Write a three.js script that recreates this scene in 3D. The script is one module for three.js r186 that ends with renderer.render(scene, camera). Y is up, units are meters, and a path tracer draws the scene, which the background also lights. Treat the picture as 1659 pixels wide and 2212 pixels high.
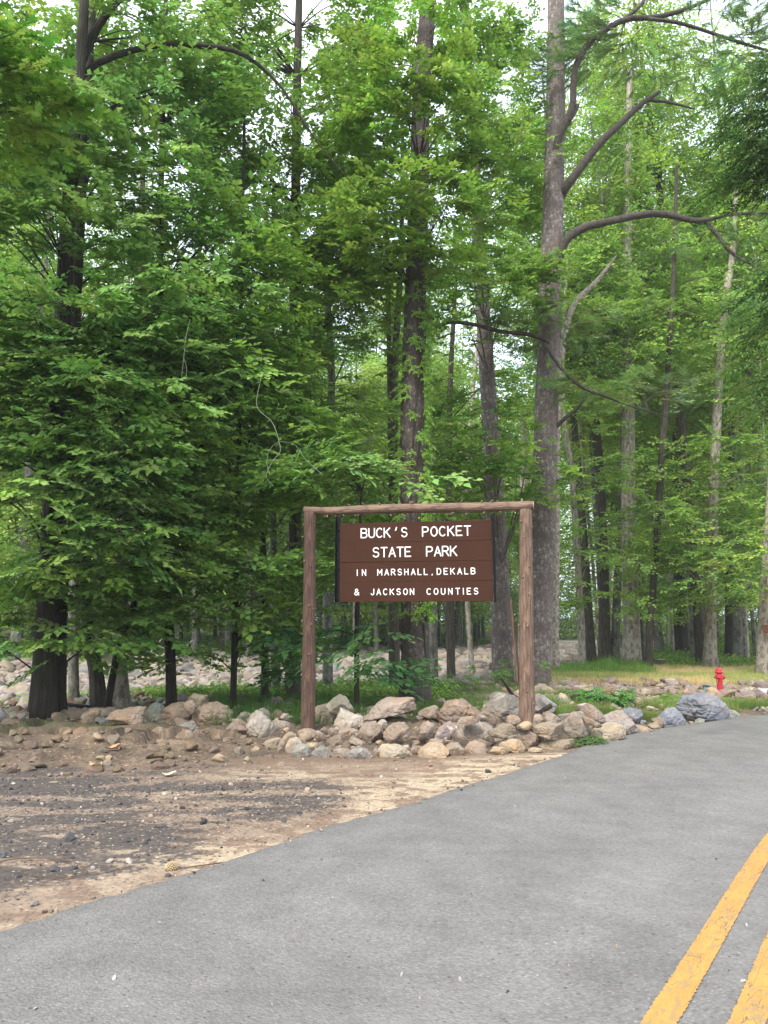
import * as THREE from 'three';
import { mergeGeometries, mergeVertices } from 'three/addons/utils/BufferGeometryUtils.js';

// ---------------------------------------------------------------- camera, sky, sun, exposure
const scene = new THREE.Scene();
const F = 769, HORIZON = 628, EYE = 1.4, PITCH = Math.atan((HORIZON - 512) / F);
const camera = new THREE.PerspectiveCamera(2 * Math.atan(512 / F) * 180 / Math.PI, 0.75, 0.05, 900);
camera.position.set(0, EYE, 0);
camera.rotation.x = PITCH;
scene.add(camera);
const renderer = new THREE.WebGLRenderer({ antialias: true });
renderer.toneMapping = THREE.LinearToneMapping;
renderer.toneMappingExposure = 2.42;
renderer.shadowMap.enabled = true;
const SKY_GAIN = 0.85;
scene.fog = new THREE.FogExp2(new THREE.Color(0.82, 0.9, 0.88), 0.0007);
const sun = new THREE.DirectionalLight(new THREE.Color(1, 0.95, 0.86), 2.4);
sun.position.set(-32, 80, 42);
sun.target.position.set(0, 0, -15);
sun.shadow.radius = 40;
sun.castShadow = true;
sun.shadow.mapSize.set(2048, 2048);
Object.assign(sun.shadow.camera, { left: -70, right: 70, top: 70, bottom: -70, near: 1, far: 260 });
scene.add(sun, sun.target);

// ---------------------------------------------------------------- numbers and noise
function RNG(seed) { let s = seed >>> 0; return () => { s = (s + 0x6D2B79F5) | 0; let t = Math.imul(s ^ (s >>> 15), 1 | s); t = (t + Math.imul(t ^ (t >>> 7), 61 | t)) ^ t; return ((t ^ (t >>> 14)) >>> 0) / 4294967296; }; }
const hash = (x, y, z) => { let h = Math.imul(x | 0, 374761393) + Math.imul(y | 0, 668265263) + Math.imul(z | 0, 2147483647 ^ 0x5bd1e995); h = Math.imul(h ^ (h >>> 13), 1274126177); h ^= h >>> 16; return (h >>> 0) / 4294967296; };
const fade = (t) => t * t * (3 - 2 * t), lerp = (a, b, t) => a + (b - a) * t, clamp = (x, a = 0, b = 1) => Math.min(b, Math.max(a, x));
const sstep = (a, b, x) => fade(clamp((x - a) / (b - a)));
function n3(x, y, z) {
  const i = Math.floor(x), j = Math.floor(y), k = Math.floor(z), u = fade(x - i), v = fade(y - j), w = fade(z - k);
  return lerp(lerp(lerp(hash(i, j, k), hash(i + 1, j, k), u), lerp(hash(i, j + 1, k), hash(i + 1, j + 1, k), u), v),
    lerp(lerp(hash(i, j, k + 1), hash(i + 1, j, k + 1), u), lerp(hash(i, j + 1, k + 1), hash(i + 1, j + 1, k + 1), u), v), w);
}
function f3(x, y, z, o = 4) { let a = 0.5, s = 0, m = 0; for (let i = 0; i < o; i++) { s += a * n3(x, y, z); m += a; a *= 0.5; x = x * 2.03 + 7.1; y = y * 2.03 + 3.7; z = z * 2.03 + 1.3; } return s / m; }
const f2 = (x, y, o = 4, s = 0) => f3(x, y, 3.3 + s * 17, o);
// periodic noise for tiling textures: period p, q whole numbers
const mod = (a, n) => ((a % n) + n) % n;
function pn(x, y, p, q, s) { const i = Math.floor(x), j = Math.floor(y), u = fade(x - i), v = fade(y - j), h = (a, b) => hash(mod(a, p), mod(b, q), s); return lerp(lerp(h(i, j), h(i + 1, j), u), lerp(h(i, j + 1), h(i + 1, j + 1), u), v); }
function pf(x, y, p, q, s, o = 4) { let a = 0.5, t = 0, m = 0; for (let i = 0; i < o; i++) { t += a * pn(x * p, y * q, p, q, s + i); m += a; a *= 0.5; p *= 2; q *= 2; } return t / m; }
function worley(x, y, p, q, s) { x *= p; y *= q; const i = Math.floor(x), j = Math.floor(y); let a = 9, b = 9, id = 0; for (let dj = -1; dj < 2; dj++) for (let di = -1; di < 2; di++) { const m = mod(i + di, p), n = mod(j + dj, q), d = Math.hypot(i + di + hash(m, n, s) - x, j + dj + hash(m, n, s + 1) - y); if (d < a) { b = a; a = d; id = hash(m, n, s + 2); } else if (d < b) b = d; } return [a, b, id]; }

// ---------------------------------------------------------------- sky
{
  const W = 512, H = 256, d = new Float32Array(W * H * 4);
  for (let j = 0; j < H; j++) for (let i = 0; i < W; i++) {
    const el = ((j + 0.5) / H - 0.5) * Math.PI, az = (i + 0.5) / W * 2 * Math.PI, c = Math.cos(el), y = Math.sin(el);
    const k = 1.6 / (Math.max(y, 0) + 0.35), cl = sstep(0.36, 0.62, f3(c * Math.cos(az) * k + 20, 5, c * Math.sin(az) * k + 9, 5));
    const up = clamp(y), blue = [0.50 - 0.12 * up, 0.70 - 0.1 * up, 1.02], white = [1.12, 1.16, 1.24], o = (j * W + i) * 4, m = 0.55 + 0.45 * cl, dim = y < 0 ? 0.5 : 1;
    for (let q = 0; q < 3; q++) d[o + q] = lerp(blue[q], white[q], m) * SKY_GAIN * dim;
    d[o + 3] = 1;
  }
  const t = new THREE.DataTexture(d, W, H, THREE.RGBAFormat, THREE.FloatType);
  t.mapping = THREE.EquirectangularReflectionMapping; t.magFilter = t.minFilter = THREE.LinearFilter; t.needsUpdate = true;
  scene.background = t; scene.environment = t;
}

// ---------------------------------------------------------------- places: a pixel of the 768 x 1024 view to a point of the world
const V = (x, y, z) => new THREE.Vector3(x, y, z);
function ray(px, py) { const a = (px - 384) / F, b = -(py - 512) / F, c = Math.cos(PITCH), s = Math.sin(PITCH); return V(a, b * c + s, -c + b * s); }
const G = (px, py, y = 0) => { const r = ray(px, py), t = (y - EYE) / r.y; return V(r.x * t, y, r.z * t); };
const P = (px, py, d) => { const r = ray(px, py), t = -d / r.z; return V(r.x * t, EYE + r.y * t, -d); };
const K = 768 / 1659;                                   // from the picture as first shown
const PD = (x, y, d) => P(x * K, y * K, d);

// ---------------------------------------------------------------- names, labels, meshes
const taken = {};
function numbered(n) { const k = taken[n] = (taken[n] ?? -1) + 1; return k ? n + '_' + String(k).padStart(3, '0') : n; }
function tag(o, label, category, group, kind) { const u = {}; if (label) u.label = label; if (category) u.category = category; if (group) u.group = group; if (kind) u.kind = kind; o.userData = u; return o; }
function put(name, geo, mat, parent = scene) { const m = new THREE.Mesh(geo, mat); m.name = parent === scene ? numbered(name) : name; m.castShadow = m.receiveShadow = true; parent.add(m); return m; }
function thing(name, pos, label, category, group) { const g = new THREE.Group(); g.name = numbered(name); g.position.copy(pos); tag(g, label, category, group); scene.add(g); return g; }
function inst(name, geo, mat, list, parent = scene) {     // list of {m: Matrix4, c: [r,g,b]}
  const o = new THREE.InstancedMesh(geo, mat, list.length);
  const c = new THREE.Color();
  list.forEach((e, i) => { o.setMatrixAt(i, e.m); if (e.c) o.setColorAt(i, c.setRGB(...e.c)); });
  o.name = parent === scene ? numbered(name) : name; o.castShadow = o.receiveShadow = true; parent.add(o); return o;
}

// ---------------------------------------------------------------- textures
function tex(w, h, fn, srgb) {                            // fn(u, v) -> [r, g, b] sRGB 0..1 or a number
  const d = new Uint8Array(w * h * 4);
  for (let j = 0; j < h; j++) for (let i = 0; i < w; i++) { const c = fn((i + 0.5) / w, (j + 0.5) / h), o = (j * w + i) * 4; for (let q = 0; q < 3; q++) d[o + q] = clamp(c.length ? c[q] : c) * 255; d[o + 3] = c.length > 3 ? clamp(c[3]) * 255 : 255; }
  const t = new THREE.DataTexture(d, w, h); t.wrapS = t.wrapT = THREE.RepeatWrapping; t.magFilter = THREE.LinearFilter; t.minFilter = THREE.LinearMipmapLinearFilter; t.generateMipmaps = true;
  if (srgb) t.colorSpace = THREE.SRGBColorSpace; t.needsUpdate = true; return t;
}
const mix3 = (a, b, t) => [lerp(a[0], b[0], t), lerp(a[1], b[1], t), lerp(a[2], b[2], t)];
const mul3 = (a, k) => [a[0] * k, a[1] * k, a[2] * k];
const s2l = (c) => c <= 0.04045 ? c / 12.92 : ((c + 0.055) / 1.055) ** 2.4;

function barkPine() {
  const h = (u, v) => { const wx = u + 0.03 * (pf(u, v, 6, 6, 40) - 0.5), [a, b] = worley(wx + 0.05 * (pf(u, v, 14, 14, 44, 3) - 0.5), v + 0.05 * pf(u, v, 12, 16, 60, 3), 11, 17, 11), e = sstep(0.0, 0.4, b - a); return 0.6 * e * (0.5 + 0.5 * pf(u, v, 8, 20, 30)) + 0.4 * pf(u, v, 34, 40, 33, 4); };
  const map = tex(512, 1024, (u, v) => { const wx = u + 0.03 * (pf(u, v, 6, 6, 40) - 0.5), [a, b, id] = worley(wx + 0.05 * (pf(u, v, 14, 14, 44, 3) - 0.5), v + 0.05 * pf(u, v, 12, 16, 60, 3), 11, 17, 11), e = sstep(0.0, 0.34, b - a), g = pf(u, v, 30, 36, 50, 4), l = pf(u, v, 9, 13, 70, 4); let c = mix3([0.27, 0.235, 0.215], mix3([0.40, 0.36, 0.34], [0.52, 0.47, 0.45], id), clamp(0.3 + 0.75 * (e * 0.6 + 0.4) * (0.1 + 1.1 * g))); if (l > 0.52) c = mix3(c, [0.62, 0.63, 0.58], clamp((l - 0.52) * 3.2) * e); return c; }, true);
  return { map, bump: tex(512, 1024, h) };
}
function barkFurrow(dark, light, moss) {
  const h = (u, v) => { const w = u + 0.05 * (pf(u, v, 3, 3, 81) - 0.5), r = 1 - Math.abs(2 * pf(w, v, 14, 3, 82, 3) - 1); return clamp(0.75 * Math.pow(1 - r, 0.6) + 0.3 * pf(u, v, 30, 20, 84, 3)); };
  return { map: tex(512, 1024, (u, v) => { const k = h(u, v), m = sstep(0.52, 0.68, pf(u, v, 4, 5, 88)); return mix3(mix3(dark, light, clamp(k * 1.15)), moss, m * 0.5); }, true), bump: tex(512, 1024, h) };
}
function barkSmooth(base, pale, darkc, s) {
  const h = (u, v) => 0.5 * pf(u, v, 8, 24, s, 4) + 0.3 * pf(u, v, 24, 12, s + 9, 3);
  return { map: tex(512, 1024, (u, v) => { const l = sstep(0.42, 0.6, pf(u, v, 5, 8, s + 20, 5)), d = sstep(0.58, 0.7, pf(u, v, 6, 9, s + 31, 4)), g = pf(u, v, 30, 50, s + 40, 3); return mul3(mix3(mix3(base, pale, l * 0.7), darkc, d * 0.4), 0.74 + 0.5 * g); }, true), bump: tex(512, 1024, h) };
}
function barkCedar() {
  const h = (u, v) => { const w = u + 0.03 * (pf(u, v, 3, 2, 101) - 0.5); return 0.6 * pf(w, v, 28, 2, 102, 3) + 0.4 * pf(w, v, 60, 5, 104, 2); };
  return { map: tex(512, 1024, (u, v) => { const k = h(u, v), p = sstep(0.56, 0.66, pf(u, v, 12, 4, 106, 4)), q = sstep(0.6, 0.72, pf(u, v, 9, 7, 109, 3)); let c = mix3([0.27, 0.20, 0.165], [0.58, 0.47, 0.39], clamp((k - 0.2) * 1.7)); c = mix3(c, [0.70, 0.56, 0.45], p * 0.3); return mix3(c, [0.27, 0.19, 0.15], q * 0.35); }, true), bump: tex(512, 1024, h) };
}
const std = (o) => new THREE.MeshStandardMaterial({ roughness: 0.9, ...o });
function bark(t, rough, bumpScale, tint) { return std({ map: t.map, bumpMap: t.bump, bumpScale, roughness: rough, color: tint ? new THREE.Color().setRGB(...tint) : 0xffffff }); }
const tPine = barkPine(), tFur = barkFurrow([0.14, 0.12, 0.10], [0.40, 0.36, 0.31], [0.30, 0.33, 0.24]), tPale = barkSmooth([0.50, 0.46, 0.41], [0.68, 0.65, 0.60], [0.30, 0.25, 0.19], 200), tGrey = barkSmooth([0.34, 0.33, 0.30], [0.48, 0.48, 0.43], [0.2, 0.19, 0.15], 300), tCedar = barkCedar();
const M = {
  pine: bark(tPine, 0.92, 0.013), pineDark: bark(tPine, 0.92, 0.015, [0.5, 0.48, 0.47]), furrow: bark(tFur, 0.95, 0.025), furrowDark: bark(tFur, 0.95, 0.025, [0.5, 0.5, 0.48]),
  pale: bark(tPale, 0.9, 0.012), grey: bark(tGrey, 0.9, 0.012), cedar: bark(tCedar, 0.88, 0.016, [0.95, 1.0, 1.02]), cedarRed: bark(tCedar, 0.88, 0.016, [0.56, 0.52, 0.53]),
};
const lin = (r, g, b) => new THREE.Color().setRGB(r, g, b);
const leafMat = (t, coat, rough) => new THREE.MeshPhysicalMaterial({ color: 0xffffff, vertexColors: true, roughness: 0.95, transmission: t, thickness: 0, clearcoat: coat, clearcoatRoughness: rough, side: THREE.DoubleSide, ior: 1.4, specularIntensity: 0.3 });
M.leaf = leafMat(0.46, 0.12, 0.42); M.leafGloss = leafMat(0.42, 0.32, 0.36); M.leafFar = leafMat(0.5, 0.1, 0.5); M.needle = leafMat(0.25, 0.1, 0.5);

// ---------------------------------------------------------------- geometry helpers
class MB {                                                // collects pieces, then one geometry
  constructor() { this.p = []; this.t = []; this.c = []; this.i = []; }
  get n() { return this.p.length / 3; }
  tube(pts, rad, seg, { tile = 0.6, caps = true, wob = 0, seed = 1, col = null, flatZ = 1 } = {}) {
    const base = this.n, N = pts.length, T = V(), A = V(), B = V(), X = V();
    let len = 0; const r0 = Math.max(...rad), k = Math.max(1, Math.round(2 * Math.PI * r0 / tile));
    T.subVectors(pts[1], pts[0]).normalize(); A.set(Math.abs(T.y) > 0.9 ? 1 : 0, Math.abs(T.y) > 0.9 ? 0 : 1, 0).cross(T).normalize();
    for (let i = 0; i < N; i++) {
      if (i) len += pts[i].distanceTo(pts[i - 1]);
      T.subVectors(pts[Math.min(N - 1, i + 1)], pts[Math.max(0, i - 1)]).normalize();
      A.addScaledVector(T, -A.dot(T)).normalize(); B.crossVectors(T, A);
      for (let j = 0; j <= seg; j++) {
        const a = j / seg * 2 * Math.PI, ca = Math.cos(a), sa = Math.sin(a);
        const w = wob ? 1 + wob * (f3(ca * 1.3 + seed * 9, len / (r0 * 4) + 5, sa * 1.3 + 11, 2) - 0.5) * 2 : 1, r = rad[i] * w;
        X.copy(pts[i]).addScaledVector(A, ca * r).addScaledVector(B, sa * r);
        this.p.push(X.x, X.y, X.z); this.t.push(j / seg * k, len / (tile * 2)); if (col) this.c.push(...col);
      }
    }
    for (let i = 0; i < N - 1; i++) for (let j = 0; j < seg; j++) { const a = base + i * (seg + 1) + j, b = a + seg + 1; this.i.push(a, a + 1, b, a + 1, b + 1, b); }
    if (caps) for (const [e, row, f] of [[pts[0], 0, 1], [pts[N - 1], N - 1, 0]]) { const c = this.n; this.p.push(e.x, e.y, e.z); this.t.push(0.5, 0.5); if (col) this.c.push(...col); for (let j = 0; j < seg; j++) { const a = base + row * (seg + 1) + j; f ? this.i.push(c, a + 1, a) : this.i.push(c, a, a + 1); } }
    return this;
  }
  tri(pts, idx, col) { const b = this.n; for (const q of pts) { this.p.push(q[0], q[1], q[2]); this.t.push(0, 0); if (col) this.c.push(...col); } for (const i of idx) this.i.push(b + i); return this; }
  geo(normals = true) {
    const g = new THREE.BufferGeometry();
    g.setAttribute('position', new THREE.Float32BufferAttribute(this.p, 3)); g.setAttribute('uv', new THREE.Float32BufferAttribute(this.t, 2));
    if (this.c.length === this.p.length) g.setAttribute('color', new THREE.Float32BufferAttribute(this.c, 3));
    g.setIndex(this.i); if (normals) g.computeVertexNormals(); return g;
  }
}
function smoothPath(pts, n) { const c = new THREE.CatmullRomCurve3(pts, false, 'centripetal'); return c.getPoints(n); }
function along(rads, n) { const out = []; for (let i = 0; i <= n; i++) { const t = i / n * (rads.length - 1), a = Math.min(rads.length - 2, Math.floor(t)); out.push(lerp(rads[a], rads[a + 1], t - a)); } return out; }
// ---------------------------------------------------------------- the stones of the heap: outline in the view, distance, character
const ZOOM = { f: [2000, 2400, 1.62], a: [1100, 2650, 2.765], b: [1650, 2650, 2.765], c: [2200, 2650, 2.0133], d: [600, 2700, 2.765], e: [0, 2700, 2.5523] };
const TAN = [0.42, 0.33, 0.235], PINK = [0.38, 0.30, 0.235], GREY = [0.35, 0.325, 0.295], BLUE = [0.30, 0.325, 0.375], PALE = [0.56, 0.49, 0.40], YEL = [0.56, 0.45, 0.30], BRN = [0.31, 0.235, 0.175], GRN = [0.31, 0.33, 0.27], DUST = [0.31, 0.235, 0.17];
const ROCKS = [];
function R(zoom, outline, d, color, label, o = {}) {
  const [ox, oy, k] = ZOOM[zoom], q = outline.trim().split(/\s+/).map((s) => s.split(',').map(Number)).map(([x, y]) => [(ox + x / k) / 3.9375, (oy + y / k) / 3.9375]);
  if (!o.set && zoom !== 'f') d *= 1.042;
  // convex hull, counter-clockwise with y up
  const pts = q.map(([x, y]) => [x, -y]).sort((a, b) => a[0] - b[0] || a[1] - b[1]), cr = (o, a, b) => (a[0] - o[0]) * (b[1] - o[1]) - (a[1] - o[1]) * (b[0] - o[0]), half = (l) => { const h = []; for (const p of l) { while (h.length > 1 && cr(h[h.length - 2], h[h.length - 1], p) <= 0) h.pop(); h.push(p); } h.pop(); return h; };
  const hull = [...half(pts), ...half([...pts].reverse())];
  let cx = 0, cy = 0; for (const p of hull) { cx += p[0] / hull.length; cy += p[1] / hull.length; }
  const s = d / F, poly = hull.map((p) => [(p[0] - cx) * s, (p[1] - cy) * s]), at = P(cx, -cy, d);
  const xs = poly.map((p) => p[0]), ys = poly.map((p) => p[1]);
  const xs0 = hull.map((p) => -p[1]), tz = 0.4 * (0.55 * Math.min(1e9, Math.max(...poly.map((p) => p[1])) - Math.min(...poly.map((p) => p[1]))) + 0.45 * (Math.max(...poly.map((p) => p[0])) - Math.min(...poly.map((p) => p[0])))), foot = -G(cx, Math.max(...xs0)).z;
  if (!o.set && at.y + Math.min(...poly.map((p) => p[1])) < 0.09 && d < foot + 0.7 * tz) return R(zoom, outline, foot + 0.7 * tz, color, label, { ...o, set: 1 });
  ROCKS.push({ poly, at, w: Math.max(...xs) - Math.min(...xs), h: Math.max(...ys) - Math.min(...ys), low: Math.min(...ys), color, label, ...o });
}
// front row and the middle of the heap under the sign
R('a', '520,350 590,290 655,243 740,285 795,370 800,445 690,470 560,440', 10.3, [0.47, 0.44, 0.33], 'pale greenish pointed boulder standing against the grass right of the left sign post', { sharp: 12 });
R('a', '180,530 230,490 385,372 560,355 675,380 660,470 625,560 520,610 300,630 190,590', 9.95, PINK, 'big smooth pinkish slab right behind the left sign post', { sharp: 12, deep: 0.7 });
R('a', '675,415 780,445 955,510 930,545 830,600 740,625 640,620 600,580', 9.55, PALE, 'pale sloping slab between the left sign post and the flat-topped boulder', { sharp: 14, deep: 0.8 });
R('a', '940,500 1050,370 1130,320 1220,285 1440,280 1475,320 1470,400 1380,420 1200,470 1040,480', 10.1, [0.5, 0.4, 0.32], 'large flat-topped boulder at the back of the heap in front of the vine-clad pine', { sharp: 10, deep: 0.8 });
R('a', '195,660 230,620 320,600 390,630 410,690 380,745 290,762 220,725', 8.95, TAN, 'rounded tan stone at the foot of the left sign post', { sharp: 7 });
R('a', '440,625 490,590 525,615 520,665 480,675', 9.05, BRN, 'small brown wedge stone right of the round stone under the left post');
R('a', '400,640 430,630 520,690 500,715 440,690', 8.95, PINK, 'narrow slanting stone touching the round stone under the left post');
R('a', '525,630 570,600 640,615 645,650 560,690', 9.2, PINK, 'small pink stone below the pale sloping slab');
R('a', '500,720 590,650 770,610 868,655 850,705 720,765 560,750', 9.0, [0.45, 0.355, 0.28], 'wide flat pinkish slab lying below the pale sloping slab', { sharp: 13 });
R('a', '510,740 580,700 660,690 700,740 690,785 620,805 570,812', 8.75, DUST, 'dusty brown block in the second row right of the left post', { sharp: 14 });
R('a', '740,725 790,700 930,755 962,790 940,808 850,790 760,750', 8.6, [0.4, 0.32, 0.24], 'thin tilted flat stone bridging two others in the front of the heap', { sharp: 14 });
R('a', '870,700 880,620 920,565 1040,540 1080,575 1120,650 1120,735 1040,750 1030,800 960,785 890,715', 8.95, PINK, 'tall pinkish slab leaning on the dirt left of the heap middle', { sharp: 13 });
R('a', '1075,540 1110,508 1160,515 1175,570 1120,605 1080,585', 9.3, PALE, 'small pale stone lying on the bare dirt behind the tall pinkish slab');
R('a', '1145,640 1190,600 1230,560 1380,550 1440,600 1400,690 1250,705 1150,695', 9.0, PINK, 'broad pinkish stone on the dirt in the heap middle with a pale left spot', { sharp: 12 });
R('a', '1145,700 1230,690 1340,695 1360,780 1240,798 1160,782', 8.7, [0.4, 0.31, 0.24], 'square brown block directly below the broad pinkish stone', { sharp: 14 });
R('a', '1345,740 1380,700 1470,700 1510,735 1440,775 1370,785', 8.75, DUST, 'low dusty stone right of the square brown block', { sharp: 12 });
R('b', '0,690 5,610 60,545 130,545 215,610 200,670 150,722 0,722', 9.0, PINK, 'pinkish stone with dark underside left of the purple-grey slab', { sharp: 12 });
R('a', '-10,790 40,700 110,655 180,690 170,760 60,865 -10,855', 8.75, TAN, 'round tan stone at the left end of the front row, behind the whitish one', { sharp: 7 });
R('a', '60,775 110,720 180,715 250,770 230,830 150,872 80,858', 8.5, [0.52, 0.43, 0.34], 'whitish rounded stone with tan face at the left end of the front row', { sharp: 7 });
R('a', '145,860 190,800 260,780 320,810 340,870 310,918 200,914 150,892', 8.35, [0.37, 0.36, 0.31], 'grey-green angular stone, leftmost of the bottom row under the sign', { sharp: 12 });
R('a', '260,765 410,760 415,800 370,845 320,815', 8.6, YEL, 'small yellowish stone behind the gap between grey-green and dark grey stones');
R('a', '415,790 470,745 530,770 555,818 420,818', 8.6, PINK, 'small pink stone above the dark grey slab of the bottom row');
R('a', '345,890 400,830 480,815 600,850 610,922 400,924 350,912', 8.35, [0.29, 0.27, 0.24], 'dark grey slab in the bottom row, second from its left end', { sharp: 12 });
R('a', '600,840 680,825 740,830 790,860 740,900 740,932 610,922', 8.36, [0.38, 0.31, 0.25], 'brownish block between the two grey slabs of the bottom row', { sharp: 13 });
R('a', '740,900 800,830 870,825 1030,840 1035,912 960,942 800,942 750,922', 8.3, [0.38, 0.355, 0.32], 'grey slab with dark underside in the bottom row under the sign', { sharp: 12 });
R('a', '1030,830 1065,800 1078,918 1040,922', 8.36, BRN, 'narrow upright stone wedged left of the big cream stone');
R('a', '1070,845 1090,800 1280,790 1380,840 1425,880 1400,912 1250,922 1110,922 1075,892', 8.3, [0.58, 0.5, 0.37], 'big cream stone with dark top edge in the middle of the bottom row', { sharp: 9 });
R('a', '1380,765 1430,740 1560,735 1659,770 1560,795 1430,805', 8.6, PINK, 'long flat pink stone above the big cream stone', { sharp: 11 });
R('a', '1330,800 1400,790 1430,830 1400,855 1340,815', 8.46, PALE, 'small pale stone on the right shoulder of the big cream stone');
R('a', '1430,850 1450,790 1560,800 1570,818 1470,865 1440,892', 8.5, BRN, 'small brown stone between the cream stone and the long oval tan one');
R('a', '750,820 800,795 840,810 830,842 760,842', 8.55, TAN, 'little tan stone under the thin tilted flat stone');
R('a', '830,815 870,795 930,830 850,838', 8.55, TAN, 'little flat stone above the grey slab of the bottom row');
R('a', '690,770 740,745 760,780 740,812 700,817', 8.62, BRN, 'small brown stone left of the tilted flat stone');
R('a', '600,805 680,785 700,822 620,835', 8.5, TAN, 'small tan stone above the brownish block of the bottom row');
R('b', '-60,870 0,820 180,760 260,765 310,830 300,892 200,917 0,924 -60,918', 8.3, [0.54, 0.40, 0.26], 'long smooth oval tan stone in the bottom row', { sharp: 6 });
R('b', '305,800 360,765 430,765 475,820 470,897 340,907 320,852', 8.3, [0.42, 0.34, 0.26], 'upright brown block right of the long oval tan stone', { sharp: 14 });
R('b', '475,855 540,770 630,740 700,765 750,830 750,882 600,890 480,892', 8.36, [0.41, 0.32, 0.24], 'rounded brown stone right of the upright block in the bottom row', { sharp: 8 });
R('b', '640,740 670,725 810,770 820,802 740,808', 8.52, PINK, 'small flat stone tilted behind the rounded brown stone');
R('b', '750,815 850,805 960,820 990,862 940,897 760,899', 8.3, [0.5, 0.39, 0.26], 'low tan stone below the biggest yellow stone of the bottom row', { sharp: 8 });
R('b', '845,808 900,750 1000,720 1100,735 1160,800 1165,858 1090,872 960,855', 8.46, [0.56, 0.42, 0.27], 'biggest smooth yellow-tan stone near the right end of the bottom row', { sharp: 6 });
R('b', '1175,842 1250,815 1350,830 1300,862 1180,867', 8.46, YEL, 'low flat yellowish stone in the sand right of the yellow-tan stone', { sharp: 8 });
R('b', '1290,800 1320,745 1440,735 1659,720 1720,735 1715,780 1560,792 1380,827', 8.75, [0.43, 0.34, 0.235], 'long low tan block lying by the sand at the right end', { sharp: 14 });
R('b', '105,742 150,720 260,735 265,762 130,778', 8.62, PINK, 'small flat stone left of the huge central stone');
R('b', '265,762 290,725 380,740 390,764', 8.64, TAN, 'small tan stone at the lower left of the huge central stone');
R('b', '385,690 400,600 470,510 600,500 690,560 760,640 760,722 700,748 560,745 450,765 400,735', 8.8, [0.45, 0.365, 0.29], 'huge central stone with white blotches and a cracked face', { sharp: 11, pale: 1 });
R('b', '170,715 220,610 300,545 430,530 430,580 320,695 250,728', 8.9, [0.40, 0.33, 0.31], 'purple-grey slab leaning left of the huge central stone', { sharp: 13, pale: 1 });
R('b', '420,545 490,490 640,470 645,535 560,525', 9.25, PINK, 'reddish slab peeking out behind the huge central stone');
R('b', '630,540 700,540 800,600 760,645 700,565', 9.02, [0.42, 0.37, 0.33], 'greyish stone on the right shoulder of the huge central stone');
R('b', '225,485 250,400 290,340 400,300 560,290 650,350 680,400 650,485 560,500 330,545 270,545', 9.85, [0.40, 0.29, 0.215], 'large brown boulder with overhanging ledge at the back of the heap', { sharp: 11, strata: 1 });
R('b', '0,440 60,390 170,355 230,400 220,465 100,490 10,465', 9.95, [0.38, 0.29, 0.225], 'rounded brown stone at the back, left of the ledge boulder', { sharp: 9 });
R('b', '90,465 120,425 165,460 110,495', 9.65, TAN, 'tiny tan stone in front of the rounded brown back stone');
R('b', '665,485 720,380 830,290 930,258 1050,290 1110,330 1110,540 900,575 730,550', 9.7, [0.31, 0.27, 0.225], 'huge dark grey-brown boulder left of the right sign post', { sharp: 10, pale: 0.6 });
R('b', '950,520 980,465 1040,460 1100,500 1090,555 1040,572 960,552', 8.98, [0.40, 0.30, 0.22], 'round brown cobble perched left of the right sign post', { sharp: 6 });
R('b', '1060,585 1120,545 1225,525 1225,610 1150,622 1070,607', 8.92, YEL, 'smooth yellowish stone right at the foot of the right sign post', { sharp: 7 });
R('b', '765,650 850,590 960,560 1060,600 1050,640 900,702 800,692', 8.75, [0.33, 0.26, 0.185], 'dark brown flat stone tilted under the round cobble', { sharp: 9 });
R('b', '830,742 900,710 1070,680 1060,720 930,765 850,792', 8.75, [0.38, 0.32, 0.28], 'greyish slab in shade below the tilted dark brown stone');
R('b', '1075,700 1110,630 1180,622 1260,668 1330,725 1290,790 1180,828 1090,755', 8.66, [0.40, 0.30, 0.23], 'two-faced brown stone standing on edge below the right post', { sharp: 16 });
R('b', '1230,562 1260,460 1320,450 1350,510 1300,568', 9.02, [0.42, 0.34, 0.26], 'upright brown stone touching the right sign post on its right', { sharp: 12 });
R('b', '1230,622 1240,575 1340,560 1400,535 1545,560 1550,650 1490,702 1370,692 1260,662', 8.95, [0.43, 0.345, 0.25], 'layered tan boulder with dark hollows right of the right post', { sharp: 10, strata: 1.4 });
R('b', '1300,445 1440,435 1540,510 1540,555 1350,560 1320,485', 9.35, [0.42, 0.32, 0.25], 'smooth brown stone lying behind the layered tan boulder', { sharp: 9 });
R('b', '1265,235 1310,222 1400,280 1490,350 1480,385 1400,435 1270,430', 10.4, [0.55, 0.51, 0.47], 'whitish grey boulder behind the right sign post', { sharp: 10 });
R('b', '770,265 840,215 960,235 960,270 860,300 800,310', 10.5, PALE, 'pale stone behind the huge dark boulder', { sharp: 11 });
R('c', '20,445 70,370 140,320 190,325 255,420 235,485 140,555 60,535 25,505', 8.95, [0.31, 0.26, 0.205], 'large dark pyramid-shaped rock by the road edge', { sharp: 11, pale: 0.5 });
R('c', '160,325 240,250 310,290 365,380 350,415 250,410', 9.8, PINK, 'smooth pinkish boulder behind the dark pyramid-shaped rock', { sharp: 9 });
R('c', '0,335 90,320 130,330 60,395 20,415', 9.6, [0.42, 0.37, 0.32], 'greyish flat stone left of the dark pyramid-shaped rock');
R('c', '195,345 250,365 350,420 300,430 215,400', 9.3, PINK, 'pinkish slab leaning between the pyramid rock and the cream boulder');
R('c', '245,472 330,430 480,408 548,455 545,497 420,532 320,557 250,522', 9.1, [0.55, 0.45, 0.32], 'cream boulder with a crack and dark right face at the road edge', { sharp: 9 });
R('c', '355,350 420,325 510,318 570,370 622,440 625,482 560,497 420,430', 9.75, [0.42, 0.365, 0.33], 'big grey-pink boulder behind the cream boulder at the road', { sharp: 10 });
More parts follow.
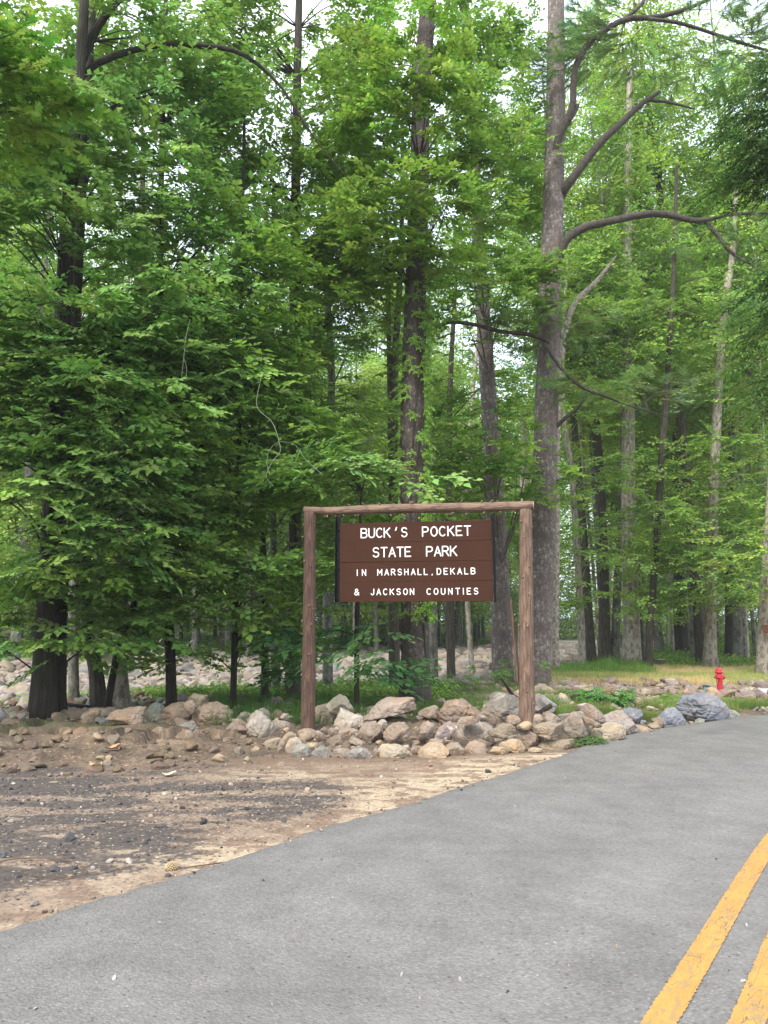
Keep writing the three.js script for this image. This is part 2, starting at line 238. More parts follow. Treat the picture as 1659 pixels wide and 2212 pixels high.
R('c', '490,300 560,280 650,295 655,340 630,402 600,405 540,340', 10.9, BLUE, 'blue-grey block with a flat right side behind the grey-pink boulder', { sharp: 16 });
R('c', '615,420 700,430 755,457 640,485 625,475', 10.15, TAN, 'low flat tan stone at the road edge right of the grey-pink boulder', { sharp: 8 });
R('c', '740,365 800,350 840,430 810,445 750,392', 10.6, BRN, 'brown jagged stone left of the smaller blue-grey rock', { sharp: 15 });
R('c', '705,415 760,390 815,440 760,458', 10.45, TAN, 'small tan stone in front of the brown jagged stone');
R('c', '800,395 860,330 940,300 990,330 1050,410 960,432 850,448 825,425', 10.9, BLUE, 'smaller angular blue-grey rock with a white vein by the road', { sharp: 16 });
R('c', '985,275 1010,220 1090,175 1150,168 1250,190 1305,250 1335,300 1320,372 1200,388 1080,395 1000,325', 11.55, [0.29, 0.315, 0.37], 'largest blue-grey boulder beside the road near the red hydrant', { sharp: 13, strata: 0.7 });
R('c', '1335,302 1360,292 1440,320 1450,350 1380,367 1340,362', 11.9, [0.44, 0.45, 0.42], 'low pale grey stone right of the largest blue-grey boulder', { sharp: 8 });
R('c', '1075,402 1120,360 1160,370 1120,412', 11.2, GRN, 'little greenish stone at the front foot of the largest blue-grey boulder');
R('c', '1032,382 1070,385 1060,412 1040,412', 11.15, TAN, 'tiny tan stone between the two blue-grey rocks');
R('c', '640,375 690,375 700,400 650,405', 10.9, BLUE, 'tiny blue-grey stone in front of the flat-sided block');
// the berm on the left
R('d', '425,375 450,280 560,200 660,170 780,200 860,270 880,330 850,420 800,485 690,495 560,460 440,415', 10.0, [0.47, 0.35, 0.245], 'biggest round tan boulder with wavy layers on the dirt berm', { sharp: 7, strata: 1 });
R('d', '110,270 170,210 330,175 370,230 430,320 410,405 240,485 130,465', 10.0, [0.42, 0.325, 0.235], 'round brown boulder left of the layered tan one', { sharp: 7 });
R('d', '330,180 430,165 480,230 440,315 390,300', 10.4, [0.43, 0.345, 0.26], 'brown stone tucked between the two round boulders on the berm', { sharp: 8 });
R('e', '1430,305 1490,230 1560,175 1610,200 1640,260 1640,425 1500,445 1440,425', 10.15, GRN, 'grey-green upright boulder with a pointed top on the berm', { sharp: 9 });
R('d', '245,535 290,450 420,410 500,465 480,495 300,510', 9.75, GREY, 'grey stone under the gap between the round boulders', { sharp: 11 });
R('d', '250,605 280,530 400,490 470,540 480,605 400,655 320,660', 9.45, DUST, 'dusty angular stones below the grey one on the berm slope', { sharp: 15 });
R('d', '-5,500 50,455 110,460 170,550 170,595 0,595', 9.55, DUST, 'dusty brown stone below the grey-green upright boulder', { sharp: 10 });
R('d', '0,625 100,585 160,590 200,640 100,702 0,675', 9.2, [0.40, 0.31, 0.23], 'smooth brown stone low on the berm slope', { sharp: 8 });
R('d', '780,505 850,410 900,400 960,470 940,525 900,552 800,535', 9.75, [0.40, 0.32, 0.25], 'brown stone below the right side of the layered tan boulder', { sharp: 11 });
R('d', '860,370 940,370 1035,430 1035,535 950,540 960,465', 9.95, [0.40, 0.32, 0.24], 'brown slab left of the tall pale boulder', { sharp: 11 });
R('d', '935,345 990,285 1075,310 1040,395 950,385', 10.5, GREY, 'grey stone behind the tall pale boulder, by the grass', { sharp: 9 });
R('d', '1030,405 1070,320 1145,280 1200,310 1290,410 1360,480 1400,562 1340,592 1200,608 1100,575 1040,545', 9.35, [0.45, 0.40, 0.335], 'tall pale grey boulder with a pointed top left of the left sign post', { sharp: 11, pale: 0.7 });
R('d', '1285,390 1350,355 1430,370 1560,410 1540,515 1450,535 1390,485', 9.8, [0.43, 0.38, 0.31], 'pale rounded stone with a twig on it left of the left post', { sharp: 8 });
R('d', '1205,642 1240,600 1390,575 1350,645 1280,672', 9.0, [0.45, 0.355, 0.27], 'low tan stone in front of the tall pale boulder', { sharp: 11 });
R('d', '1075,702 1130,655 1170,690 1160,727 1090,732', 8.75, TAN, 'small tan stone alone on the dirt before the pale boulder', { sharp: 9 });
R('d', '640,595 720,520 760,600 700,628', 9.35, DUST, 'jagged dusty stone at the middle of the berm slope', { sharp: 16 });
R('d', '450,495 520,480 600,490 610,550 520,565', 9.55, DUST, 'flat dusty stone below the layered tan boulder', { sharp: 13 });
R('d', '760,575 850,560 920,590 880,635 790,625', 9.25, DUST, 'dusty stone on the slope left of the broken branch', { sharp: 13 });
R('d', '370,170 450,90 590,110 560,170 500,230 430,190', 10.9, [0.58, 0.47, 0.31], 'yellowish split stone behind the two round boulders', { sharp: 16 });
R('e', '-20,380 30,340 110,330 200,370 250,440 255,480 100,490 -20,460', 10.2, [0.43, 0.335, 0.235], 'smooth tan boulder at the left end of the berm', { sharp: 7 });
R('e', '0,585 60,535 150,525 240,575 260,605 180,655 130,695 60,645', 9.35, [0.41, 0.335, 0.245], 'grey-tan oval stone low at the left end of the berm', { sharp: 7 });
R('e', '390,460 440,400 540,380 565,440 520,485 400,495', 9.95, DUST, 'flat dirt-covered stone in front of the double trunk', { sharp: 12 });
R('e', '790,335 830,260 900,240 990,255 985,345 960,385 880,395 800,365', 10.2, [0.40, 0.31, 0.22], 'round brown stone on the berm crest beside the dark fallen log', { sharp: 7 });
R('e', '960,245 1020,228 1100,270 1060,325 980,305', 10.45, [0.42, 0.34, 0.25], 'tan stone behind the round one on the berm crest', { sharp: 8 });
R('e', '1060,335 1110,270 1300,230 1430,230 1440,300 1420,405 1340,395 1200,350', 10.05, [0.41, 0.32, 0.235], 'long brown boulder with layered face left of the grey-green one', { sharp: 9, strata: 1 });
R('e', '500,625 560,575 585,610 570,645 510,650', 9.4, DUST, 'small brown stone half-way down the left dirt slope');
R('e', '585,585 610,530 660,530 650,595 600,605', 9.5, DUST, 'upright small brown stone on the left dirt slope');
R('e', '910,560 960,520 1090,520 1100,565 960,590', 9.55, DUST, 'flat tan stone sunk in the dirt slope below the long layered boulder', { sharp: 13 });
R('e', '1270,592 1290,550 1330,570 1310,612', 9.4, BRN, 'small dark stone on the dirt slope below the long layered boulder');
R('e', '120,512 190,480 220,530 150,545', 9.7, DUST, 'small dusty stone above the grey-tan oval one');
R('f', '565,350 585,335 620,337 632,355 600,362', 28, PALE, 'flat pale stone in the straw grass left of the wooden stake', { sharp: 9 });
R('f', '672,372 690,355 715,362 732,382 700,388', 27.5, TAN, 'low tan stone in the straw grass right of the wooden stake', { sharp: 9 });
{ const c = G(54.5, 789); R('e', '455,1022 490,975 560,962 620,990 640,1024 560,1045', -c.z, TAN, 'lone tan stone lying on the bare shoulder near the left edge', { sharp: 8 }); }

// ---------------------------------------------------------------- the lie of the land
const curve1 = (pts) => (x) => { if (x <= pts[0][0]) return pts[0][1]; for (let i = 1; i < pts.length; i++) if (x < pts[i][0]) return lerp(pts[i - 1][1], pts[i][1], (x - pts[i - 1][0]) / (pts[i][0] - pts[i - 1][0])); return pts[pts.length - 1][1]; };
const front = curve1([[-20, 778], [90, 774], [200, 768], [290, 759], [400, 758], [520, 751], [590, 737], [640, 729], [700, 722]].map(([x, y]) => { const p = G(x, y); return [p.x, -p.z]; }));
const CREEK = [[-60, 16], [-24, 20], [-12, 23], [-4, 28.5], [3, 41], [14, 66], [24, 92], [38, 140]];
function creekD(x, d) { let m = 1e9; for (let i = 1; i < CREEK.length; i++) { const [a, b] = CREEK[i - 1], [c, e] = CREEK[i], t = clamp(((x - a) * (c - a) + (d - b) * (e - b)) / ((c - a) ** 2 + (e - b) ** 2)); m = Math.min(m, Math.hypot(x - lerp(a, c, t), d - lerp(b, e, t))); } return m; }
const EDGE = [[0, 939], [204, 872], [321, 833], [457, 792], [568, 755], [591, 746.5], [638, 734.5], [691, 726], [768, 716]].map(([x, y]) => { const p = G(x, y); return [p.x, -p.z]; });
EDGE.unshift([-5.9, -4], [-4.0, -0.6], [-2.75, 1.7]); EDGE.push([9.6, 14.0], [15, 15.2], [24, 15.6], [60, 14]);
function edgeD(x, d) { let m = 1e9, s = 1; for (let i = 1; i < EDGE.length; i++) { const [a, b] = EDGE[i - 1], [c, e] = EDGE[i], t = clamp(((x - a) * (c - a) + (d - b) * (e - b)) / ((c - a) ** 2 + (e - b) ** 2)), q = Math.hypot(x - lerp(a, c, t), d - lerp(b, e, t)); if (q < m) { m = q; s = (c - a) * (d - b) - (e - b) * (x - a) > 0 ? 1 : -1; } } return m * s; }   // positive on the woods' side
const cones = ROCKS.map((r) => ({ x: r.at.x, d: -r.at.z, y: r.at.y + r.low * 0.92 + 0.02, r: r.w * 0.25 })).filter((c) => c.y > 0.03);
const caps = ROCKS.map((r) => ({ x: r.at.x, d: -r.at.z, y: Math.max(0, r.at.y + r.low + 0.22 * r.h), w: r.w * 0.5, z: r.w * 0.25 }));
function H(x, d) {
  const s = d - front(x), fall = 1 - sstep(3, 5.5, x), left = 1 - sstep(-3.4, -2.2, x);
  let y = 0;
  if (s > -0.3 && s < 9) y += (0.15 + 0.0 * left) * fall * sstep(0.3, 1.7, s) * (1 - 0.6 * sstep(2.4, 5, s)) + (s > 0 ? (0.06 + 0.16 * left) * (f2(x * 2.6, d * 2.6, 5, 3) - 0.42) * sstep(0.1, 0.9, s) * fall * (1 - sstep(3, 5, s)) : 0);
  if (s > -0.2 && s < 5) for (const c of cones) { const q = Math.hypot(x - c.x, (d - c.d) * (d < c.d ? 4 : 1.2)); if (q < 2) y = Math.max(y, c.y - Math.max(0, q - c.r) * 0.9); }
  if (s > -0.6 && s < 5) for (const c of caps) { const ax = Math.abs(x - c.x) / c.w; if (ax < 1) { const f = d - c.d; if (f < c.z && f > -c.z - 0.45) y = Math.min(y, c.y + 0.25 * Math.max(0, ax - 0.7)); } }
  if (s > 3) y += 0.10 * (f2(x * 0.35, d * 0.35, 3, 5) - 0.5) * sstep(3, 8, s);
  const k = creekD(x, d); y -= 0.4 * (1 - sstep(7.5, 10.5, k));
  y += 0.012 * Math.max(0, d - 28) * sstep(10, 14, k);
  return y;
}

// ---------------------------------------------------------------- ground
function graded(stops) { const out = []; for (const [a, b, s] of stops) for (let x = a; x < b - 1e-6; x += s) out.push(x); out.push(stops[stops.length - 1][1]); return out; }
function sheet(xs, ds, height, colour, uvScale, keep) {
  const p = [], t = [], c = [], idx = [], n = xs.length;
  for (const d of ds) for (const x of xs) { p.push(x, height(x, d), -d); t.push(x * uvScale, d * uvScale); if (colour) c.push(...colour(x, d)); }
  for (let j = 0; j + 1 < ds.length; j++) for (let i = 0; i + 1 < n; i++) { if (keep && !keep((xs[i] + xs[i + 1]) / 2, (ds[j] + ds[j + 1]) / 2)) continue; const a = j * n + i, b = a + 1, e = a + n, f = e + 1; idx.push(a, b, e, b, f, e); }
  const g = new THREE.BufferGeometry(); g.setAttribute('position', new THREE.Float32BufferAttribute(p, 3)); g.setAttribute('uv', new THREE.Float32BufferAttribute(t, 2)); if (colour) g.setAttribute('color', new THREE.Float32BufferAttribute(c, 3)); g.setIndex(idx); g.computeVertexNormals(); return g;
}
function landColour(x, d) {
  const s = d - front(x), n = f2(x * 0.8, d * 0.8, 4, 8), m = f2(x * 3.1, d * 3.1, 3, 9), k = creekD(x, d), right = sstep(0.4, 3.2, x + (n - 0.5) * 2);
  let c = mix3([0.16, 0.125, 0.075], [0.10, 0.11, 0.05], sstep(0.4, 0.6, n));                                    // woodland floor
  c = mix3(c, [0.10, 0.15, 0.04], 0.6 * sstep(0.45, 0.65, m));
  const rubble = mix3([0.44, 0.33, 0.25], [0.33, 0.235, 0.175], m), straw = mix3([0.56, 0.45, 0.24], [0.46, 0.39, 0.18], n), green = mix3([0.42, 0.34, 0.24], [0.16, 0.2, 0.06], sstep(0.42, 0.58, n * 0.6 + m * 0.4));
  let r = mix3(green, rubble, sstep(13.2, 15, d + (n - 0.5) * 3)); r = mix3(r, straw, sstep(18, 20.5, d + (n - 0.5) * 3)); r = mix3(r, c, sstep(25.5, 29, d + (n - 0.5) * 4));
  c = mix3(c, r, right);
  c = mix3(mix3([0.225, 0.165, 0.115], [0.14, 0.103, 0.075], sstep(0.35, 0.65, m)), c, sstep(2.0, 3.2, s + (n - 0.5)));       // heaped dirt
  c = mix3(c, mix3([0.50, 0.47, 0.43], [0.40, 0.36, 0.31], m), 1 - sstep(7.2, 9.2, k + (n - 0.5) * 3));
  return c;
}
const tSoil = tex(1024, 1024, (u, v) => { const a = pf(u, v, 6, 6, 401, 5), b = pf(u, v, 60, 60, 407, 3), [w, , id] = worley(u, v, 48, 48, 411), st = w < 0.34 && id > 0.62 ? 0.28 * id : 0; const k = 0.55 + 0.35 * a + 0.35 * (b - 0.5) + st; return [k, k * 0.98, k * 0.95]; }, true);
const tSoilB = tex(1024, 1024, (u, v) => { const a = pf(u, v, 6, 6, 401, 5), b = pf(u, v, 60, 60, 407, 3), [w, , id] = worley(u, v, 48, 48, 411); return 0.5 * a + 0.3 * b + (id > 0.62 ? 0.4 * sstep(0.4, 0.1, w) : 0); });
M.ground = std({ map: tSoil, bumpMap: tSoilB, bumpScale: 0.03, vertexColors: true, roughness: 1, color: lin(1.15, 1.15, 1.15) });
tag(put('ground', sheet(graded([[-300, -60, 20], [-60, -24, 2], [-24, -9, 0.5], [-9, 7, 0.075], [7, 24, 0.4], [24, 60, 2], [60, 300, 20]]), graded([[-120, -10, 10], [-10, 6.5, 0.5], [6.5, 12, 0.075], [12, 24, 0.3], [24, 60, 1], [60, 150, 5], [150, 420, 30]]), (x, d) => H(x, d) - 0.006, landColour, 0.4), M.ground), 'bare earth and woodland floor under the trees', null, null, 'structure');

// the bare shoulder between the stones and the road
{
  const X0 = -6.6, X1 = 3.4, D0 = 1.2, D1 = 9.0, W = 2048, Hh = 1600;
  const dark = (x, d) => { const e = edgeD(x, d), n = f2(x * 0.9, d * 1.6, 4, 21); return clamp(sstep(0.12, 0.75, e + (n - 0.5) * 0.7) * (1 - sstep(1.2, 3.4, (d - 5.2) * 1.0 + (x + 1.4) * 0.62 + (n - 0.5) * 2.4))); };
  const col = (u, v) => {
    const x = lerp(X0, X1, u), d = lerp(D0, D1, v), e = edgeD(x, d);
    const n = f2(x * 1.1, d * 2.2, 5, 22), m = f2(x * 7, d * 10, 4, 23), g = f2(x * 40, d * 40, 2, 24);
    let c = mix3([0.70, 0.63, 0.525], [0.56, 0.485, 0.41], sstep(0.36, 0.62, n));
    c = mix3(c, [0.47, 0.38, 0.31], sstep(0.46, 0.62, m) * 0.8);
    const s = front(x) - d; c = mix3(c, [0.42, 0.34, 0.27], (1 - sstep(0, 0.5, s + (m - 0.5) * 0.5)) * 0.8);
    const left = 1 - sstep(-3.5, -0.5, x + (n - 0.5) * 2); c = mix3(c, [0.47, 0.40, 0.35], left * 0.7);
    const k = dark(x, d) * sstep(0.30, 0.52, m + 0.18 * n + 0.1); const kk = k * (0.33 + 0.9 * sstep(0.36, 0.66, f2(x * 1.8, d * 4.5, 5, 27))), grit = sstep(-0.07, 0.07, kk * 0.95 - f2(x * 30, d * 30, 3, 28)); c = mix3(c, mix3([0.36, 0.315, 0.285], [0.22, 0.205, 0.195], f2(x * 24, d * 24, 2, 29)), 0.3 * clamp(kk) + 0.62 * grit);
    const [w, , id] = worley(u, v, 420, 330, 31); if (w < 0.33 && id > 0.6) { const q = id > 0.965 ? [0.8, 0.75, 0.7] : id > 0.7 ? [0.2, 0.19, 0.19] : [0.55, 0.47, 0.4]; c = mix3(c, q, 0.4 + 0.45 * k); }
    return mul3(c, 0.84 + 0.32 * g);
  };
  const map = tex(W, Hh, col, true); map.wrapS = map.wrapT = THREE.ClampToEdgeWrapping;
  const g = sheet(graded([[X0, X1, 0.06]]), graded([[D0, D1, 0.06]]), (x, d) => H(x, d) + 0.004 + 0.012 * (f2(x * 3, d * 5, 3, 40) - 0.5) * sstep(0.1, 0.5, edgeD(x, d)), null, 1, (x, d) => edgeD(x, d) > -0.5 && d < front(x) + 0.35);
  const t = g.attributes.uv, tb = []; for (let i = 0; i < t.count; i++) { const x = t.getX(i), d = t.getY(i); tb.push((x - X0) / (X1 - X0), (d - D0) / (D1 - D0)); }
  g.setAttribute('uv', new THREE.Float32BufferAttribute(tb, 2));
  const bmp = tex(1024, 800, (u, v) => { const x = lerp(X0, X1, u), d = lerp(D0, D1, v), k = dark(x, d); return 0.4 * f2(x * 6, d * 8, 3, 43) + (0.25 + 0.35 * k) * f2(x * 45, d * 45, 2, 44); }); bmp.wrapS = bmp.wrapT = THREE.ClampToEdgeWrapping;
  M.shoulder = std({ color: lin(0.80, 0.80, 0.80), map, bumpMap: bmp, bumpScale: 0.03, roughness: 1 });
  tag(put('dirt_shoulder', g, M.shoulder), 'bare sandy shoulder strewn with dark asphalt crumbs beside the road', null, null, 'structure');
  // loose crumbs and pebbles, past counting
  const r = RNG(77), list = [], q = new THREE.Quaternion(), e = new THREE.Euler();
  for (let i = 0; i < 15000 && list.length < 9000; i++) {
    const x = lerp(X0, X1, r()), d = lerp(2.6, 8.6, r() ** 0.8), ed = edgeD(x, d); if (ed < -0.10 || d > front(x) - 0.02 || Math.abs(x) > d * 0.62 + 0.4) continue;
    const k = dark(x, d); if (r() > 0.16 + 0.8 * k * f2(x * 2, d * 3, 3, 51) + (ed < 0.2 ? 0.3 : 0) - (ed < 0 ? 0.2 : 0)) continue;
    const s = 0.0045 + 0.013 * r() ** 5 + (r() < 0.012 ? 0.015 : 0), cc = r();
    list.push({ m: new THREE.Matrix4().compose(V(x, H(x, d) + s * 0.3 + (ed < 0.02 ? 0.034 : 0.004), -d), q.setFromEuler(e.set(r() * 6, r() * 6, r() * 6)).clone(), V(s * (0.7 + r()), s * (0.5 + 0.5 * r()), s * (0.7 + r()))), c: cc < 0.6 * k + 0.1 ? mul3([0.05, 0.048, 0.05], 0.6 + r()) : cc < 0.88 ? mul3([0.2, 0.15, 0.11], 0.6 + r()) : mul3([0.36, 0.31, 0.27], 0.5 + 0.7 * r()) });
  }
  for (let i = 0; i < 170; i++) { const d = 3 + 9 * r() ** 1.5, x = (lerp(0, 790, r()) - 384) / F * d, ed = edgeD(x, d); if (ed > -0.15 || ed < -5) continue; const s = 0.003 + 0.007 * r() ** 3; list.push({ m: new THREE.Matrix4().compose(V(x, 0.033 + 0.03 * Math.sin(Math.PI * -ed / 5.8), -d), q.setFromEuler(e.set(r() * 6, r() * 6, r() * 6)).clone(), V(s * 1.6, s * 0.5, s)), c: r() < 0.5 ? [0.3, 0.28, 0.25] : r() < 0.5 ? [0.05, 0.045, 0.04] : [0.3, 0.2, 0.1] }); }
  tag(inst('gravel', new THREE.DodecahedronGeometry(1, 0), std({ roughness: 0.95 }), list), 'loose dark asphalt crumbs and pale grit on the shoulder', null, null, 'stuff');
}

// ---------------------------------------------------------------- road
{
  const path = new THREE.CatmullRomCurve3(EDGE.map(([x, d]) => V(x, 0, -d)), false, 'centripetal'), N = 1500, pts = path.getSpacedPoints(N);
  const nrm = pts.map((p, i) => { const a = pts[Math.max(0, i - 3)], b = pts[Math.min(N, i + 3)], t = b.clone().sub(a).normalize(); return V(-t.z, 0, t.x); });
  const len = path.getLength();
  const LINE = 2.63, drift = (q) => -0.17 * clamp((-q.z - 4.5) / 2.45, -0.3, 1.2);
  const ribbon = (offs, ys, jag) => { const p = [], t = [], c = [], idx = [], m = offs.length; pts.forEach((q, i) => offs.forEach((o, j) => { const oo = o + (jag && j < 2 ? 0.16 * (f2(i / N * len * 2.6, 3, 6, 61) - 0.5) + 0.05 * (f2(i / N * len * 11, 8, 3, 62) - 0.5) : 0) + (jag ? 0 : drift(q)); const x = q.x + nrm[i].x * oo, z = q.z + nrm[i].z * oo; p.push(x, ys[j], z); t.push(o, i / N * len); const track = Math.exp(-(((o - 0.95) / 0.32) ** 2)) + Math.exp(-(((o - 2.05) / 0.3) ** 2)), sd = i / N * len, g = 0.93 + 0.1 * track * (0.6 + 0.8 * f2(sd * 0.15, 2, 3, 65)) + 0.22 * (f2(o * 1.1, sd * 0.16, 5, 66) - 0.5) - 0.16 * sstep(0.58, 0.68, f2(o * 0.8, sd * 0.5, 4, 67)) - 0.12 * Math.exp(-o / 0.12); c.push(g, g, g * 0.995); })); for (let i = 0; i < N; i++) for (let j = 0; j + 1 < m; j++) { const a = i * m + j, b = a + 1, e = a + m, f = e + 1; idx.push(a, e, b, b, e, f); } const g = new THREE.BufferGeometry(); g.setAttribute('position', new THREE.Float32BufferAttribute(p, 3)); g.setAttribute('uv', new THREE.Float32BufferAttribute(t, 2)); g.setAttribute('color', new THREE.Float32BufferAttribute(c, 3)); g.setIndex(idx); g.computeVertexNormals(); return g; };
  const speck = (u, v) => { const [a, b, id] = worley(u, v, 150, 150, 501), [c, , id2] = worley(u, v, 74, 74, 505); let k = 0.54 + 0.14 * (id - 0.5) * sstep(0.55, 0.2, a) + 0.1 * (pf(u, v, 160, 160, 509, 2) - 0.5); if (c < 0.18 && id2 > 0.92) k += 0.08; if (c < 0.22 && id2 < 0.04) k -= 0.13; return k; };
  const map = tex(1024, 1024, (u, v) => { const k = speck(u, v), w = pf(u, v, 3, 3, 520, 5), ww = pf(u, v, 14, 14, 525, 3), q = k * (0.86 + 0.14 * w + 0.16 * ww); return [q * 1.012, q, q * 0.995]; }, true);
  const bmp = tex(1024, 1024, (u, v) => { const [a, , id] = worley(u, v, 150, 150, 501); return 0.5 + 0.5 * id * sstep(0.55, 0.1, a) - 0.25 * (pf(u, v, 120, 120, 533, 2)); });
  map.repeat.set(1 / 2.4, 1 / 2.4); bmp.repeat.set(1 / 2.4, 1 / 2.4);
  M.asphalt = std({ map, bumpMap: bmp, bumpScale: 0.008, roughness: 0.82, vertexColors: true, color: lin(0.565, 0.55, 0.522) });
  const Y = 0.03, offs = [-0.03, 0, 0.03]; offs.push(0.1); for (let o = 0.2; o < 5.7; o += 0.15) offs.push(o); 
  tag(put('road', ribbon([...offs, 5.8, 5.85], [-0.03, Y - 0.012, Y, ...offs.slice(3).map((o) => Y + 0.03 * Math.sin(Math.PI * o / 5.8)), Y, -0.03], true), M.asphalt), 'worn grey asphalt road curving away to the right', null, null, 'structure');
  const lpath = new THREE.CatmullRomCurve3([[-9, -11.8], [-2.5, -2.1], [0.92, 2.99], [2.63, 5.53], [4.1, 7.4], [6.3, 9.1], [10.5, 10.8], [20, 11.8], [58, 10]].map(([x, d]) => V(x, 0, -d)), false, 'centripetal'), lp = lpath.getSpacedPoints(500), llen = lpath.getLength();
  const line = (a, b) => { const p = [], t = [], idx = []; lp.forEach((q, i) => { const g = lp[Math.min(500, i + 1)].clone().sub(lp[Math.max(0, i - 1)]).normalize(); for (let j = 0; j < 3; j++) { const o = lerp(a, b, j / 2), x = q.x - g.z * o, z = q.z + g.x * o, e = -edgeD(x, -z); p.push(x, Y + 0.03 * Math.sin(Math.PI * clamp(e / 5.8)) + 0.005, z); t.push(o, i / 500 * llen); } }); for (let i = 0; i < 500; i++) for (let j = 0; j < 2; j++) { const k = i * 3 + j; idx.push(k, k + 3, k + 1, k + 1, k + 3, k + 4); } const g = new THREE.BufferGeometry(); g.setAttribute('position', new THREE.Float32BufferAttribute(p, 3)); g.setAttribute('uv', new THREE.Float32BufferAttribute(t, 2)); g.setIndex(idx); g.computeVertexNormals(); return g; };
  const wear = tex(512, 2048, (u, v) => { const wx = u + 0.05 * (pf(u, v, 8, 40, 601, 3) - 0.5), [a, b] = worley(wx, v, 4, 26, 607), [a2, b2] = worley(wx, v, 9, 50, 617), iso = (p, q, s, w) => 1 - sstep(0, w, Math.abs(pf(u, v, p, q, s, 4) - 0.5)), cr = Math.max(iso(2, 9, 641, 0.012) * sstep(0.4, 0.5, pf(u, v, 2, 12, 645, 2)), 0.85 * iso(1, 70, 651, 0.02) * sstep(0.5, 0.56, pf(u, v, 3, 22, 611, 3)), 0.7 * (1 - sstep(0.0, 0.04, b2 - a2)) * sstep(0.56, 0.6, pf(u, v, 3, 14, 612, 3))), g = pf(u, v, 60, 300, 613, 3), sc = sstep(0.60, 0.66, pf(u, v, 7, 60, 619, 4)); const edge = Math.min(u, 1 - u), e = edge < 0.035 * pf(u, v, 2, 220, 623, 2) * 2; const c = mix3([0.73, 0.535, 0.265], [0.65, 0.47, 0.235], pf(u, v, 4, 20, 631)); return [...mix3(mix3(mul3(c, 0.86 + 0.25 * g), [0.34, 0.31, 0.26], cr * 0.95), [0.52, 0.45, 0.32], sc * 0.7), e ? 0 : 1]; }, true);
  wear.repeat.set(1 / 0.115, 1 / 2.6);
  for (const [n, a, label] of [[0, 0.03, 'worn yellow centre line nearer the sign, cracked paint'], [1, 0.28, 'worn yellow centre line at the right edge, cracked paint']]) {
    const t = wear.clone(); t.offset.set(-a / 0.115, n * 0.37); t.needsUpdate = true;
    tag(put('road_marking', line(a, a + 0.115), std({ map: t, alphaTest: 0.5, roughness: 0.75 })), label, null, null, 'structure');
  }
}
// ---------------------------------------------------------------- leaves: sprays on a twig along +x, lying in the xz plane
function leafTri(b, o, dir, up, len, wid, col, lobes) {      // one leaf as a folded blade
  const side = V().crossVectors(dir, up).normalize(), at = (t, w, h) => { const p = o.clone().addScaledVector(dir, t * len).addScaledVector(side, w * wid).addScaledVector(up, h * len); return [p.x, p.y, p.z]; };
  if (lobes) {
    const pr = [[0.08, 0.1], [0.22, 0.42], [0.34, 0.16], [0.52, 0.5], [0.62, 0.2], [0.82, 0.34], [0.86, 0.12]], L = pr.map(([t, w]) => at(t, w, 0.05 * w)), Rr = pr.map(([t, w]) => at(t, -w, 0.05 * w)), c = [at(0, 0, 0), at(0.5, 0, -0.04), at(1, 0, -0.1)];
    const all = [...c, ...L, ...Rr], ix = []; for (const [off, f] of [[3, 0], [10, 1]]) for (let i = 0; i < 6; i++) f ? ix.push(1, off + i + 1, off + i) : ix.push(1, off + i, off + i + 1); ix.push(0, 3, 1, 0, 1, 10, 1, 9, 2, 1, 2, 16);
    return b.tri(all, ix, col);
  }
  return b.tri([at(0, 0, 0), at(0.42, 0.5, 0.05), at(0.5, 0, -0.03), at(1, 0, -0.12), at(0.42, -0.5, 0.05)], [0, 1, 2, 1, 3, 2, 0, 2, 4, 2, 3, 4], col);
}
const TWIG = [0.55, 0.5, 0.45];
function spray({ seed, len = 0.5, n = 15, leaf = 0.085, wid = 0.5, flat = 0.25, shoots = 2, droop = 0.12, lobes = false, hang = 0 }) {
  const r = RNG(seed), b = new MB(), up = V(0, 1, 0);
  const shoot = (o, dir, L, k) => {
    const pts = []; for (let i = 0; i <= 4; i++) { const t = i / 4; pts.push(o.clone().addScaledVector(dir, t * L).add(V(0, -droop * L * t * t, 0))); }
    b.tube(pts, [0.004, 0.0035, 0.003, 0.0025, 0.002], 3, { caps: false, col: TWIG });
    for (let i = 0; i < k; i++) {
      const t = (i + 0.6) / k, p = pts[Math.min(4, Math.floor(t * 4))].clone().lerp(pts[Math.min(4, Math.floor(t * 4) + 1)], t * 4 % 1), s = i % 2 ? 1 : -1, a = (i === k - 1 ? 0.1 : 0.8 + 0.8 * (r() - 0.5)) * s;
      const d = dir.clone().applyAxisAngle(up, a); d.y += (r() - 0.6) * flat - hang; d.normalize();
      const u = V((r() - 0.5) * 2 * flat, 1, (r() - 0.5) * 2 * flat).normalize(); u.addScaledVector(d, -u.dot(d)).normalize();
      const g = 0.72 + 0.56 * r(), l = leaf * (0.65 + 0.6 * r());
      leafTri(b, p, d, u, l, l * wid, [g * (0.9 + 0.3 * r()), g, g * (0.7 + 0.5 * r())], lobes);
    }
  };
  shoot(V(0, 0, 0), V(1, 0, 0), len, n);
  for (let i = 0; i < shoots; i++) { const t = 0.15 + 0.5 * (i + r() * 0.6) / shoots; shoot(V(len * t, -droop * len * t * t, 0), V(Math.cos(0.8), 0.05, (i % 2 ? 1 : -1) * Math.sin(0.8)).normalize(), len * 0.6 * (1 - t * 0.5), Math.round(n * 0.55)); }
  return b.geo(false);
}
